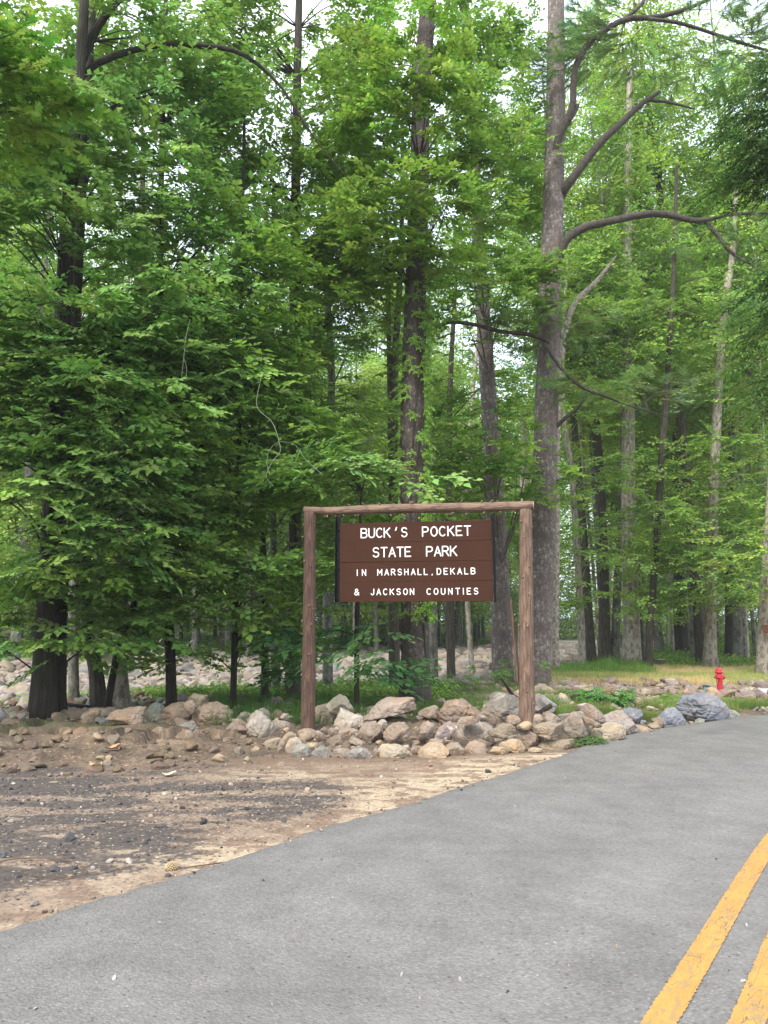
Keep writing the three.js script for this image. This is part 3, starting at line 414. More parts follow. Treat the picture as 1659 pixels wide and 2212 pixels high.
function cluster({ seed, rad = 0.6, n = 34, leaf = 0.16, thick = 0.2 }) {         // distant foliage: a loose layer of leaves
  const r = RNG(seed), b = new MB();
  for (let i = 0; i < n; i++) { const a = r() * 6.283, q = rad * Math.sqrt(r()), o = V(Math.cos(a) * q, (r() - 0.5) * 2 * thick * rad - 0.25 * q * q / rad, Math.sin(a) * q), d = V(Math.cos(a + r() - 0.5), -0.25 + (r() - 0.5) * 0.5, Math.sin(a + r() - 0.5)).normalize(), u = V((r() - 0.5) * 0.9, 1, (r() - 0.5) * 0.9).normalize(); u.addScaledVector(d, -u.dot(d)).normalize(); const g = 0.7 + 0.6 * r(); leafTri(b, o, d, u, leaf * (0.7 + 0.6 * r()), leaf * 0.62, [g * (0.9 + 0.3 * r()), g, g * (0.7 + 0.4 * r())]); }
  return b.geo(false);
}
function needles(seed) { const r = RNG(seed), b = new MB(); b.tube([V(0, 0, 0), V(0.18, 0.01, 0), V(0.34, 0.03, 0)], [0.006, 0.005, 0.004], 3, { caps: false, col: [1.2, 0.7, 0.5] }); for (let i = 0; i < 44; i++) { const t = 0.25 + 0.75 * i / 44, o = V(0.34 * t, 0.02 * t, 0), a = r() * 6.283, d = V(0.75 + 0.5 * r(), 0.6 * Math.sin(a), 0.6 * Math.cos(a)).normalize(), u = V(0, 1, 0.3).addScaledVector(d, -d.y - 0.3 * d.z).normalize(), s = V().crossVectors(d, u).multiplyScalar(0.006), e = o.clone().addScaledVector(d, 0.13 + 0.07 * r()), g = 0.8 + 0.5 * r(); b.tri([[o.x + s.x, o.y + s.y, o.z + s.z], [o.x - s.x, o.y - s.y, o.z - s.z], [e.x, e.y, e.z]], [0, 1, 2], [g, g, g * 0.9]); } return b.geo(false); }
const LEAF = {
  beech: [1, 2, 3].map((s) => spray({ seed: s * 7, len: 0.52, n: 11, leaf: 0.115, wid: 0.62, flat: 0.62, shoots: 2 })),
  small: [4, 5].map((s) => spray({ seed: s * 7, len: 0.55, n: 13, leaf: 0.09, wid: 0.62, flat: 0.6, shoots: 2 })),
  oak: [6, 7].map((s) => spray({ seed: s * 7, len: 0.4, n: 9, leaf: 0.12, wid: 0.85, flat: 0.5, shoots: 2, lobes: true })),
  hang: [8, 9].map((s) => spray({ seed: s * 7, len: 0.55, n: 19, leaf: 0.085, wid: 0.36, flat: 0.25, shoots: 1, droop: 0.5, hang: 0.25 })),
  broad: [10, 11].map((s) => spray({ seed: s * 7, len: 0.6, n: 10, leaf: 0.14, wid: 0.6, flat: 0.45, shoots: 2 })),
  far: [12, 13].map((s) => cluster({ seed: s * 7, rad: 0.75, n: 40, leaf: 0.15 })),
  mid: [14, 15].map((s) => cluster({ seed: s * 7, rad: 0.5, n: 34, leaf: 0.115, thick: 0.16 })),
  needle: [needles(3)],
};
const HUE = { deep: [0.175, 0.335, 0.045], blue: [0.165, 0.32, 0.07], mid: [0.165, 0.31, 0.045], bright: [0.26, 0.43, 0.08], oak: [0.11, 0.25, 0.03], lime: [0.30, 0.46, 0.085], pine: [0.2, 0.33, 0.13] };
const Q = new THREE.Quaternion(), MX = new THREE.Matrix4();
function orient(dir, up, roll, s, at) { const x = dir.clone().normalize(), z = V().crossVectors(x, up).normalize(), y = V().crossVectors(z, x); MX.makeBasis(x, y, z); const m = new THREE.Matrix4().copy(MX); m.multiply(new THREE.Matrix4().makeRotationX(roll)); m.scale(V(s, s, s)); m.setPosition(at); return m; }
const jit = (c, r, k = 0.25) => { const g = 1 + k * (r() * 2 - 1); return [c[0] * g * (1 + 0.2 * (r() - 0.5)), c[1] * g, c[2] * g * (1 + 0.3 * (r() - 0.5))]; };

// a tree: its trunk (limbs grown together with it) and its crown
// zones: [x, y, rx, ry] in the first view of the picture at distance d, or {c, r} in metres; limbs reach into them and carry the sprays
function tree({ name, label, category = 'tree', group, stems, mat, zones = [], kind = 'beech', hue = HUE.deep, leafMat = M.leaf, seed = 1, limbs = true, seg = 12, flare = 0.4, parts = [], per = 17, up = 0.25, dead = false, size = 1, reachUp = 0.5, attach }) {
  const r = RNG(seed * 7919 + 13), base = stems[0].path[0].clone(), t = thing(name, base, label, category, group), sub = (v) => v.clone().sub(base);
  const list = []; let mb;
  stems.forEach((s, si) => {
    mb = new MB(); const n = s.n ?? 26, pts = smoothPath(s.path.map(sub), n), rad = along(s.rad, n);
    if (flare) { const rr = s.rad[0]; pts.forEach((p, i) => { const h = p.y - pts[0].y; rad[i] *= 1 + flare * Math.exp(-h / (rr * 1.6)); }); }
    mb.tube(pts, rad, seg, { wob: 0.09, seed: seed + si, tile: s.tile ?? 0.7 });
    for (const z of (s.zones ?? (si ? [] : zones))) {
      const c = sub(z.c), R3 = z.r;
      for (let k = 0; k < z.n * 0.78; k++) {
        let a, b2, cc; do { a = r() * 2 - 1; b2 = r() * 2 - 1; cc = r() * 2 - 1; } while (a * a + b2 * b2 + cc * cc > 1);
        const tip = V(c.x + a * R3.x, c.y + b2 * R3.y, c.z + cc * R3.z); if (tip.y + base.y < (z.floor ?? 0.4)) continue;
        // where it leaves the stem
        let best = 1, bd = 1e9; for (let i = 2; i < pts.length; i++) { const hd = Math.hypot(pts[i].x - tip.x, pts[i].z - tip.z), want = tip.y - reachUp * hd * (0.5 + r()), q = Math.abs(pts[i].y - want); if (q < bd) { bd = q; best = i; } }
        let o = pts[best]; if (attach) { const c3 = attach.map(sub).sort((a, b) => a.distanceTo(tip) - b.distanceTo(tip)); o = c3[Math.floor(r() * 3)]; } const L = o.distanceTo(tip); if (L < 0.15) continue;
        const midp = o.clone().lerp(tip, 0.5).add(V((r() - 0.5) * 0.12 * L, up * 0.3 * L, (r() - 0.5) * 0.12 * L)), lp = smoothPath([o, midp, tip], 8), lr = attach ? 0.014 : Math.min(rad[best] * 0.5, 0.006 + 0.0075 * L);
        if (limbs) mb.tube(lp, along([lr, lr * 0.6, 0.004], 8), 5, { caps: false, wob: 0.1, seed: k });
        const m = Math.round(per * (z.dense ?? 1) * (0.6 + 0.4 * Math.min(1.6, L / 2.5)));
        const flat = V(tip.x - o.x, 0, tip.z - o.z); if (flat.lengthSq() < 1e-4) flat.set(1, 0, 0); flat.normalize(); const lat = V(-flat.z, 0, flat.x);
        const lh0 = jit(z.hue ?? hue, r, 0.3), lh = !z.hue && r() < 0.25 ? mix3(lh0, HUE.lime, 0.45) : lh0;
        for (let q = 0; q < m; q++) {
          const tt = 0.25 + 0.8 * Math.sqrt(r()), i = Math.min(7, Math.floor(tt * 8)), p = lp[i].clone().lerp(lp[i + 1], clamp(tt * 8 - i)), w = (r() * 2 - 1);
          p.addScaledVector(lat, w * (z.spread ?? 1.05) * size).add(V(0, (r() - 0.6) * 0.34 * size - 0.12 * Math.abs(w) * size, 0)).addScaledVector(flat, (r() - 0.3) * 0.3 * size);
          const dir = flat.clone().addScaledVector(lat, w * 1.3 + (r() - 0.5) * 0.9); dir.y = -0.12 + (r() - 0.5) * 0.6; dir.normalize();
          const upv = V((r() - 0.5) * 0.9, 1, (r() - 0.5) * 0.9);
          list.push({ m: orient(dir, upv, (r() - 0.5) * 0.9, size * (0.75 + 0.5 * r()), p), c: jit(lh, r, 0.14) });
        }
      }
    }
    put('trunk', mb.geo(), s.mat ?? mat, t);
  });
  for (const p of parts) { const b = new MB(); const pts = smoothPath(p.path.map(sub), p.n ?? 22); b.tube(pts, along(p.rad, p.n ?? 22), 9, { wob: 0.14, seed: seed + p.path[0].x, tile: 0.3 }); for (const f of p.forks ?? []) { b.tube(smoothPath(f.path.map(sub), 14), along(f.rad, 14), 7, { wob: 0.14, seed: seed + 3, tile: 0.3 }); } const m = put(p.name ?? 'limb', b.geo(), p.mat ?? mat, t); if (p.label) m.userData.label = p.label; }
  if (list.length && !dead) {
    const vars = LEAF[kind], g = vars[seed % vars.length];
    const cr = inst('crown', g, leafMat, list, t); cr.userData.kind = 'stuff';
  }
  return t;
}
const zone = (x, y, rx, ry, d, n, o = {}) => ({ c: PD(x, y, d), r: V(rx * K * d / F, ry * K * d / F, o.rz ?? 1.2), n, ...o });
const stem = (pts, d, widths, o = {}) => { const path = pts.map(([x, y]) => PD(x, y, d)); const b = path[0]; b.y = H(b.x, -b.z) - 0.12; return { path, rad: widths.map((w) => w * K * d / F / 2), ...o }; };

// ---- the trees that stand out, left to right
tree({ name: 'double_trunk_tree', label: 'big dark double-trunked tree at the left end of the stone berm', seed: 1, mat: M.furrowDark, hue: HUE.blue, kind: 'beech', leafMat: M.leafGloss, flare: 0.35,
  stems: [stem([[90, 1590], [100, 1400], [110, 1200], [120, 1000], [130, 800], [142, 550], [160, 300], [176, 100], [200, -250]], 11.4, [54, 50, 46, 42, 38, 34, 28, 24, 18], { zones: [zone(110, 760, 210, 170, 10.8, 25), zone(120, 800, 120, 240, 10.3, 22, { rz: 0.5 }), zone(150, 1050, 260, 150, 10.6, 22), zone(100, 420, 170, 190, 10.7, 26), zone(230, 1230, 200, 80, 11, 9), zone(330, 930, 190, 150, 11, 20), zone(30, 1330, 90, 110, 11, 8), zone(190, 1310, 170, 70, 12, 6), zone(380, 640, 170, 130, 11.5, 16)] }),
    stem([[122, 1565], [127, 1300], [140, 1100], [152, 900], [166, 600], [190, 200], [210, -150]], 11.9, [38, 34, 30, 27, 24, 18, 12], { zones: [zone(260, 350, 190, 190, 12, 24), zone(330, 130, 220, 130, 12.4, 16)] })],
  parts: [{ path: [[104, 1010], [150, 900], [230, 780], [330, 690], [480, 640]].map(([x, y]) => PD(x, y, 11.3)), rad: [0.09, 0.07, 0.055, 0.04, 0.015] },
    { path: [[140, 330], [180, 160], [300, 105], [425, 98], [520, 115], [600, 180], [680, 300], [790, 430]].map(([x, y]) => PD(x, y, 11.6)), rad: [0.075, 0.06, 0.05, 0.046, 0.038, 0.026, 0.014, 0.006], label: 'long limb arching over to the right' },
    { path: [[150, 200], [210, 60], [290, -40]].map(([x, y]) => PD(x, y, 11.6)), rad: [0.08, 0.07, 0.05] },
    { path: [[-10, 830], [30, 900], [70, 960], [105, 1040]].map(([x, y]) => PD(x, y, 11.0)), rad: [0.012, 0.03, 0.045, 0.05] }] });
tree({ name: 'slender_tree', label: 'thin grey trunk right behind the double-trunked tree', seed: 2, mat: M.grey, hue: HUE.mid, stems: [stem([[160, 1525], [158, 1350], [164, 1100], [171, 800], [165, 400], [170, 0]], 14.6, [22, 20, 18, 16, 13, 9])], zones: [zone(210, 650, 190, 220, 14.6, 20), zone(150, 200, 180, 190, 15, 16)] });
tree({ name: 'leaning_tree', label: 'multi-stemmed tree with a flared foot and one thin stem leaning right', seed: 3, mat: M.furrow, hue: HUE.mid, flare: 0.55, kind: 'small',
  stems: [stem([[260, 1540], [258, 1420], [262, 1260], [272, 1000], [300, 620], [310, 300]], 13.4, [40, 32, 28, 24, 18, 12], { mat: M.pale, zones: [zone(330, 1120, 200, 130, 13, 24), zone(300, 820, 190, 160, 13.4, 22)] }),
    stem([[216, 1530], [206, 1440], [192, 1385], [186, 1240], [196, 1000]], 13.2, [34, 30, 26, 22, 15], { zones: [zone(210, 1240, 150, 100, 12.6, 12)] }),
    stem([[228, 1535], [250, 1430], [291, 1300], [332, 1180], [402, 1020], [475, 900]], 12.6, [15, 15, 14, 13, 11, 7], { mat: M.furrowDark, flare: 0.1, zones: [zone(420, 1060, 150, 120, 12.4, 16)] })] });
tree({ name: 'slender_tree', label: 'straight slim dark trunk behind the two round boulders of the berm', seed: 4, kind: 'broad', per: 14, mat: M.furrowDark, hue: HUE.blue, leafMat: M.leafGloss, stems: [stem([[372, 1535], [367, 1400], [358, 1250], [350, 1000], [345, 700], [350, 300], [362, -100]], 13, [23, 22, 21, 19, 17, 13, 9])], zones: [zone(420, 480, 210, 190, 12.6, 26), zone(450, 780, 200, 150, 12.2, 26), zone(400, 1230, 130, 90, 12.2, 12), zone(480, 200, 180, 130, 13, 16), zone(300, 60, 200, 110, 13.5, 14)] });
tree({ name: 'slender_tree', label: 'thinnest dark trunk above the tall pale boulder', seed: 5, mat: M.furrowDark, hue: HUE.deep, stems: [stem([[503, 1545], [507, 1380], [512, 1200], [516, 950], [521, 600], [530, 150]], 13, [14, 14, 13, 12, 10, 6])], zones: [zone(560, 960, 170, 170, 12.6, 26), zone(560, 1230, 150, 90, 12.4, 16), zone(480, 1380, 150, 60, 13, 6), zone(560, 650, 150, 160, 12.8, 18)] });
tree({ name: 'slender_tree', label: 'dark trunk in the tall grass, left of a paired greyer one', seed: 6, mat: M.furrowDark, hue: HUE.mid, kind: 'small', stems: [stem([[572, 1525], [572, 1350], [568, 1200], [566, 900], [575, 450]], 14.5, [17, 16, 15, 13, 8])], zones: [zone(520, 780, 160, 170, 14.5, 16), zone(590, 420, 180, 180, 14.8, 16)] });
tree({ name: 'slender_tree', label: 'greyish trunk in the tall grass, right of a paired darker one', seed: 7, mat: M.grey, hue: HUE.mid, kind: 'small', stems: [stem([[597, 1515], [596, 1350], [590, 1150], [585, 800], [592, 400]], 15.6, [18, 17, 16, 13, 9])], zones: [zone(640, 1120, 140, 130, 14.6, 18), zone(640, 560, 170, 170, 15.6, 16)] });
tree({ name: 'oak_tree', label: 'thick dark trunk just left of the left sign post', seed: 8, mat: M.furrow, hue: HUE.mid, stems: [stem([[631, 1530], [634, 1400], [637, 1200], [638, 900], [637, 600], [642, 200], [652, -250]], 15, [34, 30, 28, 26, 24, 20, 14])], zones: [zone(640, 260, 240, 200, 14.5, 34), zone(600, 830, 160, 180, 13.8, 26), zone(700, 560, 170, 150, 14.5, 20), zone(660, 30, 230, 110, 15, 20), zone(480, 40, 170, 90, 15, 14)], kind: 'beech' });
tree({ name: 'slender_tree', label: 'mottled pale trunk just right of the left sign post', seed: 9, mat: M.grey, hue: HUE.mid, stems: [stem([[708, 1515], [708, 1300], [712, 1000], [716, 820], [705, 600], [690, 300]], 17, [22, 20, 19, 17, 14, 9])], zones: [zone(730, 800, 140, 150, 16.5, 16), zone(740, 1080, 120, 90, 16, 12), zone(760, 430, 150, 160, 17, 14)] });
tree({ name: 'sapling', label: 'young tree under the sign with dark branches hanging to the stones', seed: 10, mat: M.furrowDark, hue: HUE.blue, leafMat: M.leafGloss, kind: 'broad', stems: [stem([[771, 1520], [771, 1380], [776, 1200], [782, 1060]], 12.6, [12, 11, 9, 6])], zones: [zone(735, 1390, 55, 75, 12.8, 5, { floor: 0.15, hue: [0.08, 0.2, 0.055] }), zone(820, 1465, 40, 22, 12.6, 1, { floor: 0.1, hue: [0.08, 0.2, 0.055] }), zone(690, 1230, 90, 70, 12.2, 10), zone(700, 1020, 120, 60, 12, 14)], reachUp: 0.1, up: 0.35 });
tree({ name: 'slender_tree', label: 'dark forking trunk just left of the vine-clad pine', seed: 11, mat: M.furrow, hue: HUE.mid, kind: 'small', stems: [stem([[853, 1490], [850, 1300], [849, 1000], [853, 780], [866, 560], [870, 250]], 17.5, [24, 22, 20, 18, 12, 8], { zones: [zone(830, 900, 130, 140, 17, 16), zone(850, 620, 140, 140, 17, 14)] }), stem([[851, 800], [838, 620], [832, 400]], 17.5, [14, 11, 7], { flare: 0 })] });
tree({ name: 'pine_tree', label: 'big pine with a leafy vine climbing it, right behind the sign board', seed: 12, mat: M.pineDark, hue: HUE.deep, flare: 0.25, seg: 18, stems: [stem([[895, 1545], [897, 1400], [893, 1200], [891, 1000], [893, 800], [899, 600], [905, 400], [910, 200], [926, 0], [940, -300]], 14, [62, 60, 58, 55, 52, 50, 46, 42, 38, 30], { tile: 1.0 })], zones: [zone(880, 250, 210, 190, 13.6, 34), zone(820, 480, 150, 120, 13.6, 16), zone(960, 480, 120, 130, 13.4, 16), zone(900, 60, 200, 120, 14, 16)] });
tree({ name: 'pine_tree', label: 'leaning pine trunk between the vine-clad pine and the tallest pine', seed: 13, mat: M.pine, hue: HUE.deep, flare: 0.2, seg: 16, stems: [stem([[1086, 1490], [1082, 1300], [1070, 1100], [1058, 900], [1045, 700], [1033, 520], [1016, 250], [1000, -100]], 20, [44, 42, 40, 38, 33, 28, 25, 18], { tile: 1.0 })], kind: 'beech', size: 1.1, zones: [zone(1060, 330, 120, 180, 19, 26), zone(1080, 600, 120, 90, 18, 16), zone(1060, 90, 130, 130, 19.5, 16), zone(990, 960, 110, 120, 18, 12), zone(1120, 1010, 60, 50, 17, 5)] });
{
  const d = 19, lp = (a) => a.map(([x, y], i) => PD(x, y, [18.9, 18.75, 18.62][i] ?? 18.55)), pl = (a, dd = d) => a.map(([x, y]) => PD(x, y, dd));
  tree({ name: 'pine_tree', label: 'tallest bare pine with wavy lichen-covered limbs, behind the right sign post', seed: 14, mat: M.pine, hue: HUE.pine, leafMat: M.needle, kind: 'needle', flare: 0.15, seg: 22, per: 26, size: 1.3, attach: pl([[1190, 700], [1176, 742], [1225, 810], [1310, 858], [1400, 890], [1080, 716], [1242, 150], [1300, 70], [1350, 42], [1410, 38], [1470, 24], [1540, 72], [1610, 95], [1540, 0], [1660, 20], [1250, 690], [1320, 690], [1580, 463], [1620, 465], [1660, 460]], 18.6),
    stems: [stem([[1158, 1500], [1163, 1350], [1170, 1200], [1176, 1000], [1184, 800], [1190, 600], [1196, 420], [1200, 230], [1201, 0], [1203, -320]], d, [56, 55, 54, 54, 52, 49, 47, 44, 38, 28], { tile: 1.1, n: 40 })],
    zones: [zone(1270, 690, 100, 40, 18.6, 5), zone(1340, 835, 130, 45, 18.6, 8), zone(1150, 690, 60, 30, 18.4, 2), zone(1330, 80, 120, 60, 18.6, 10), zone(1560, 60, 130, 70, 18, 12), zone(1600, 540, 60, 30, 18, 3), zone(1230, 130, 60, 60, 18.6, 4)],
    parts: [
      { label: 'lowest long wavy limb reaching right', path: [PD(1199, 574, 19.05), ...lp([[1205, 562], [1222, 520], [1262, 492], [1320, 478], [1400, 462], [1440, 463], [1500, 477], [1530, 474], [1580, 463], [1680, 460]], 18.6)], mat: M.pineDark, rad: [0.13, 0.13, 0.115, 0.105, 0.098, 0.09, 0.085, 0.075, 0.055, 0.045, 0.035], forks: [{ path: pl([[1522, 475], [1548, 505], [1570, 535], [1600, 560], [1622, 570]], 18.6), rad: [0.07, 0.06, 0.05, 0.04, 0.02] }] },
      { label: 'straight limb rising to the right', path: [PD(1210, 424, 19.05), ...lp([[1216, 412], [1232, 392], [1262, 352], [1300, 305], [1340, 268], [1385, 225], [1425, 198]], 18.6)], mat: M.pineDark, rad: [0.15, 0.15, 0.125, 0.11, 0.1, 0.085, 0.07, 0.05], forks: [{ path: pl([[1400, 216], [1440, 220], [1500, 235]], 18.6), rad: [0.05, 0.04, 0.02] }] },
      { label: 'curved limb sweeping up and over to the right', path: [PD(1190, 350, 19.05), ...lp([[1196, 338], [1206, 300], [1222, 265], [1236, 232], [1238, 190], [1242, 150], [1262, 105], [1300, 70], [1350, 42], [1410, 38], [1470, 24], [1540, -5]], 18.6)], mat: M.pineDark, rad: [0.12, 0.12, 0.11, 0.1, 0.09, 0.085, 0.085, 0.085, 0.08, 0.075, 0.07, 0.06, 0.045], forks: [{ path: pl([[1226, 262], [1242, 240], [1248, 226]], 18.6), rad: [0.09, 0.07, 0.05] }, { path: pl([[1400, 40], [1470, 50], [1540, 72], [1610, 95], [1690, 118]], 18.4), rad: [0.05, 0.05, 0.045, 0.04, 0.03] }, { path: pl([[1345, 44], [1385, 10], [1400, -20]], 18.6), rad: [0.06, 0.05, 0.04] }] },
      { label: 'thin bare grey limb crossing to the left', path: [PD(1174, 747, 19.05), ...pl([[1180, 735], [1140, 722], [1080, 716], [1020, 700], [975, 697], [935, 706]], 18.2)], mat: M.pineDark, rad: [0.06, 0.06, 0.055, 0.05, 0.05, 0.04, 0.015], forks: [{ path: pl([[1176, 742], [1195, 772], [1225, 810], [1260, 838], [1310, 858], [1370, 880], [1460, 905]], 18.2), rad: [0.055, 0.05, 0.045, 0.04, 0.03, 0.02, 0.01] }] },
      { label: 'dead brown stub', path: [PD(1192, 937, 19.05), ...lp([[1198, 925], [1225, 900], [1250, 878], [1268, 856]], 18.6)], mat: M.pineDark, rad: [0.06, 0.06, 0.05, 0.04, 0.02] },
      { path: [PD(1194, 1054, 19.05), ...lp([[1200, 1042], [1225, 1032], [1245, 1024]], 18.7)], mat: M.pineDark, rad: [0.05, 0.05, 0.035, 0.02] }] });
}
// ---- right half, across the straw clearing
const mt = (o) => tree({ hue: HUE.bright, leafMat: M.leafFar, kind: 'small', size: 1.55, per: 17, seg: 10, ...o });
mt({ name: 'mossy_tree', label: 'crooked thin tree with patchy lichen bark, right of the tallest pine', seed: 20, mat: M.pale, stems: [stem([[1258, 1430], [1252, 1300], [1244, 1150], [1232, 1000], [1221, 930], [1214, 780], [1226, 560]], 27, [16, 14, 13, 13, 12, 9, 5])], zones: [zone(1270, 1010, 90, 60, 26, 6), zone(1250, 1200, 110, 90, 26, 9), zone(1260, 860, 110, 110, 27, 12), zone(1250, 620, 110, 120, 27, 12)] });
mt({ name: 'dark_tree', label: 'dark mossy trunk left of the straight pale trunk', seed: 21, mat: M.furrow, stems: [stem([[1306, 1412], [1303, 1250], [1296, 1050], [1286, 900], [1278, 600]], 32, [26, 24, 22, 19, 13])], zones: [zone(1300, 760, 120, 160, 31, 14)] });
mt({ name: 'slender_tree', label: 'slim grey trunk leaning right, close beside the straight pale trunk', seed: 22, mat: M.grey, stems: [stem([[1327, 1412], [1333, 1280], [1342, 1130], [1346, 900]], 32, [18, 17, 15, 10])], zones: [zone(1340, 1180, 110, 60, 31, 7)] });
mt({ name: 'pale_tree', label: 'straight thick pale grey trunk across the straw clearing', seed: 23, mat: M.pale, seg: 16, flare: 0.25, stems: [stem([[1365, 1436], [1363, 1300], [1358, 1100], [1357, 900], [1357, 700], [1355, 500], [1360, 150]], 29, [38, 35, 30, 28, 24, 19, 12])], zones: [zone(1360, 560, 190, 190, 29, 30), zone(1370, 250, 190, 160, 30, 24), zone(1400, 780, 150, 90, 28, 12), zone(1400, 1190, 90, 50, 28, 6), zone(1280, 780, 120, 100, 29, 9)] });
mt({ name: 'mossy_tree', label: 'thin mossy trunk slanting right, between the two palest trunks', seed: 24, mat: M.furrow, stems: [stem([[1398, 1430], [1408, 1300], [1420, 1150], [1428, 1000], [1438, 880], [1446, 750], [1455, 600], [1462, 350]], 27, [16, 15, 14, 14, 13, 12, 10, 7])], zones: [zone(1470, 620, 120, 130, 27, 12), zone(1440, 1110, 90, 60, 26, 6)] });
mt({ name: 'oak_tree', label: 'broad dark trunk deep behind the slanting mossy one', seed: 25, mat: M.furrowDark, flare: 0.6, stems: [stem([[1470, 1402], [1468, 1250], [1464, 1000], [1460, 700], [1458, 400]], 42, [28, 25, 22, 18, 12])], zones: [zone(1470, 800, 120, 160, 41, 16), zone(1450, 420, 130, 180, 42, 16)] });
mt({ name: 'pale_tree', label: 'pale crooked trunk with a flared foot left of the hydrant', seed: 26, mat: M.pale, flare: 0.7, seg: 14, stems: [stem([[1532, 1427], [1535, 1300], [1538, 1150], [1546, 950], [1553, 800], [1566, 650], [1581, 560], [1592, 380]], 28, [26, 24, 22, 21, 19, 17, 14, 9])], zones: [zone(1560, 1010, 150, 130, 27, 20), zone(1500, 1160, 150, 60, 26.5, 14), zone(1590, 700, 120, 130, 28, 14), zone(1550, 1260, 110, 50, 26.5, 8)] });
mt({ name: 'slender_tree', label: 'dark slim trunk just right of the pale crooked one', seed: 27, mat: M.furrowDark, stems: [stem([[1573, 1400], [1576, 1200], [1580, 950], [1584, 700]], 36, [17, 16, 13, 9])], zones: [zone(1600, 900, 110, 130, 35, 10)] });
mt({ name: 'slender_tree', label: 'grey trunk behind and right of the pale crooked one', seed: 28, mat: M.grey, stems: [stem([[1592, 1405], [1596, 1200], [1602, 1000], [1606, 700]], 34, [19, 17, 14, 9])], zones: [zone(1620, 1100, 100, 100, 33, 9)] });
mt({ name: 'pale_tree', label: 'grey trunk at the right edge with a reddish wooden sign board', seed: 29, mat: M.pale, stems: [stem([[1644, 1436], [1651, 1300], [1661, 1150], [1674, 900], [1690, 600]], 24, [25, 22, 20, 17, 12])], zones: [zone(1640, 1200, 80, 90, 23, 9), zone(1680, 800, 90, 150, 24, 10)] });
mt({ name: 'slender_tree', label: 'dark trunk under the sign board, left of a thin pale leaning one', seed: 30, mat: M.furrow, stems: [stem([[975, 1450], [972, 1300], [970, 1100], [972, 850], [990, 520]], 24, [19, 18, 16, 13, 7])], zones: [zone(980, 820, 110, 150, 24, 12), zone(960, 1130, 100, 70, 23, 6), zone(1000, 600, 120, 140, 24, 14), zone(1095, 880, 100, 110, 24, 10)] });
mt({ name: 'slender_tree', label: 'thin pale leaning trunk seen under the right half of the sign', seed: 31, mat: M.pale, stems: [stem([[1022, 1445], [1012, 1340], [1008, 1200], [1014, 950], [1040, 650], [1070, 300]], 28, [12, 11, 10, 9, 7, 4])], zones: [zone(1020, 1060, 100, 100, 27, 8), zone(1100, 480, 130, 140, 28, 16), zone(1110, 730, 90, 110, 28, 12), zone(1120, 220, 120, 120, 28, 10)] });
mt({ name: 'dead_tree', label: 'broken pale snag with a forked top left of the tallest pine', seed: 32, mat: M.pale, dead: true, stems: [stem([[1128, 1440], [1130, 1200], [1131, 1000], [1129, 880]], 30, [20, 18, 16, 12]), stem([[1131, 960], [1140, 900], [1146, 878]], 30, [9, 8, 6], { flare: 0 })] });
mt({ name: 'slender_tree', label: 'dim grey trunk behind the vine-clad pine on its right', seed: 33, mat: M.grey, stems: [stem([[935, 1440], [934, 1300], [936, 1100], [940, 900]], 25, [22, 20, 18, 12])], zones: [zone(950, 960, 110, 130, 25, 10)] });

// ---- boughs that hang into the frame from trees standing just outside it
tree({ name: 'oak_tree', label: 'oak reaching in at the top left corner with bright lobed leaves', seed: 40, mat: M.furrow, kind: 'oak', hue: HUE.oak, leafMat: M.leaf, per: 11, stems: [{ path: [V(-6.3, -0.1, -7.6), V(-6.2, 3, -7.6), V(-6.1, 7, -7.5), V(-6.0, 10, -7.5)], rad: [0.22, 0.19, 0.15, 0.08] }], zones: [zone(20, 190, 130, 100, 7.2, 11, { rz: 0.7, spread: 0.4 }), zone(-20, 40, 110, 90, 7.2, 7, { rz: 0.7, spread: 0.4 })] });
tree({ name: 'hickory_tree', label: 'dark tree reaching in at the right edge with drooping narrow leaflets', seed: 41, mat: M.furrowDark, kind: 'hang', hue: [0.085, 0.2, 0.04], leafMat: M.leaf, per: 20, stems: [{ path: [V(8.6, -0.1, -11.6), V(8.5, 3, -11.6), V(8.3, 8, -11.5), V(8.0, 12, -11.4)], rad: [0.25, 0.22, 0.17, 0.08] }], zones: [zone(1660, 280, 65, 100, 11, 22, { rz: 0.8, spread: 0.4 }), zone(1640, 190, 60, 50, 11, 8, { rz: 0.8, spread: 0.4 }), zone(1695, 620, 55, 100, 10.6, 12, { rz: 0.7, spread: 0.3 }), zone(1690, 760, 60, 90, 10.6, 7, { rz: 0.6, spread: 0.35 })] });

